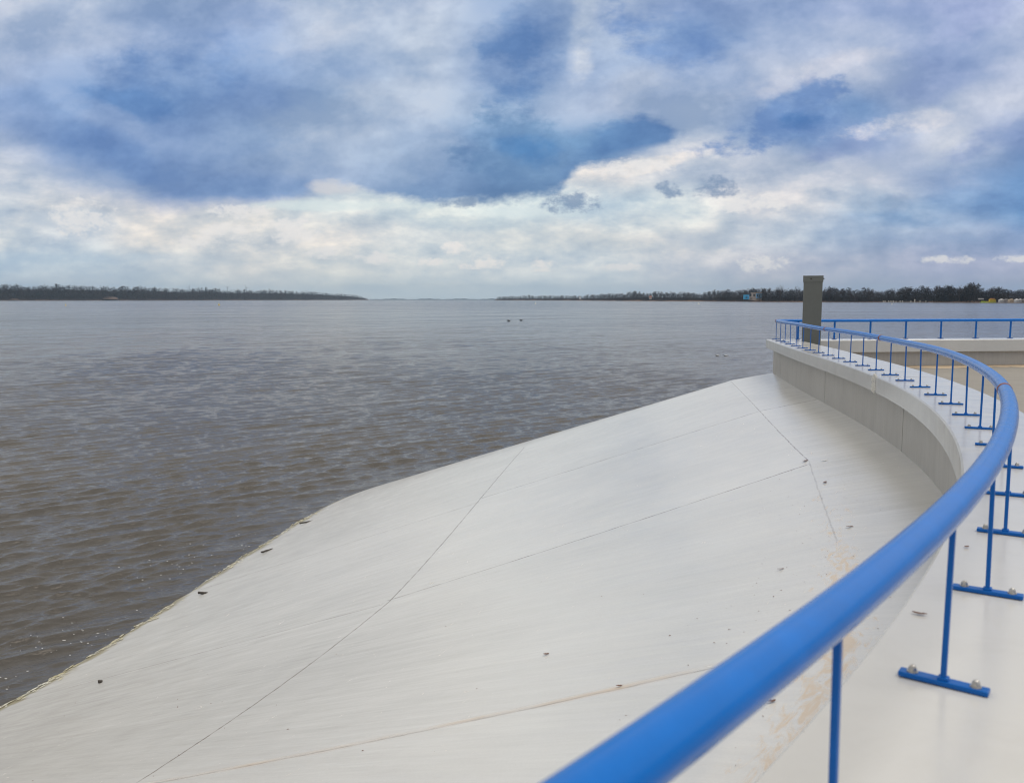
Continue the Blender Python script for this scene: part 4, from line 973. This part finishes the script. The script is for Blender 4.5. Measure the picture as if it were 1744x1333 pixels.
for (a, b_, m1, lab) in ((1703.5, 1719, M_tent, 'long white tent right of the yellow kiosk'), (1719.8, 1728.5, M_tent2, 'beige tent with an orange side between two white ones'), (1730, 1749, M_tent, 'peaked white tent at the right edge of the view')):
    y = dr_(a)*0.987; base = (y*((a+b_)/2-CX)/1508, y, ZW); root = empty('tent', base); tag(root, lab, 'tent')
    fbox('side_wall', a, b_, 511.0, 515, y, 6, m1, root, base)
    k = max(1, int(round((b_-a)/6.5))); V_ = []; Fc = []
    for i in range(k):
        p0_, p1_ = a+(b_-a)*i/k, a+(b_-a)*(i+1)/k; x0, x1 = y*(p0_-CX)/1508-base[0], y*(p1_-CX)/1508-base[0]; z0 = CAMZ+(HY-510.95)/1508*y-base[2]; b0 = len(V_)
        V_ += [(x0,-.5,z0),(x1,-.5,z0),(x1,6.5,z0),(x0,6.5,z0),((x0+x1)/2,3,z0+2.6)]; Fc += [(b0,b0+1,b0+4),(b0+1,b0+2,b0+4),(b0+2,b0+3,b0+4),(b0+3,b0,b0+4),(b0+3,b0+2,b0+1,b0)]
    mesh_obj('roof', V_, Fc, m1, root)
# jetty with mooring posts
M_jet = pm_('jetty_wood', (0.20,0.18,0.16)); M_mp = pm_('mooring_white', (0.74,0.71,0.64))
yj = dr_(1545)*0.965; base = (yj*(1545-CX)/1508, yj+4, ZW); root = empty('jetty', base); tag(root, 'low jetty running along the right shore behind the white mooring posts', 'jetty')
fbox('deck', 1502, 1592, 513.6, 514.4, yj+4, 2.5, M_jet, root, base)
for q in range(10): fbox('pile', 1505+q*9.2, 1505.5+q*9.2, 514.45, 516.5, yj+4.5, .7, M_jet, root, base)
ordn = ['first','second','third','fourth','fifth','sixth','seventh','eighth','ninth','tenth','eleventh','twelfth','thirteenth']
for k, (px, ty) in enumerate(((1504.5,512.2),(1507.5,512.2),(1513.5,512.4),(1517.5,512.2),(1521.5,512),(1526,512.8),(1533,512.2),(1537,512.4),(1551.5,512.3),(1558,509.8),(1567,511.8),(1577,511.8),(1588,512))):
    X = yj*(px-CX)/1508; H = CAMZ+(HY-ty)/1508*yj-ZW; rpost = 0.75 if px != 1558 else 0.85
    root = empty('mooring_post', (X, yj, ZW)); tag(root, ordn[k]+' white mooring post from the left along the right shore jetty', 'mooring post', 'white mooring posts along the jetty')
    bm = bmesh.new(); add_cyl(bm, (0,0,-0.5), rpost, rpost*.9, H+.5-.4, 10); bm_obj('shaft', bm, M_mp, root)
    bm = bmesh.new(); add_cyl(bm, (0,0,H-.39), rpost*1.15, rpost*.4, .45, 10); bm_obj('top', bm, M_mp, root)

# ------------------------------------------------------------------ haze
hz = bpy.data.materials.new('haze'); hz.use_nodes = True; n = NT(hz.node_tree)
out = n.new('ShaderNodeOutputMaterial'); pv_ = n.new('ShaderNodeVolumePrincipled'); n.l.new(pv_.outputs[0], out.inputs['Volume'])
pv_.inputs['Color'].default_value = (0.58, 0.80, 1.0, 1); pv_.inputs['Density'].default_value = 3.6e-5; pv_.inputs['Anisotropy'].default_value = 0.2
bm = bmesh.new(); add_box(bm, Vector((0, 0, (ZW-1.3+330)/2)), (44000, 44000, 330-ZW+1.3)); o = bm_obj('haze', bm, hz); o['kind'] = 'stuff'
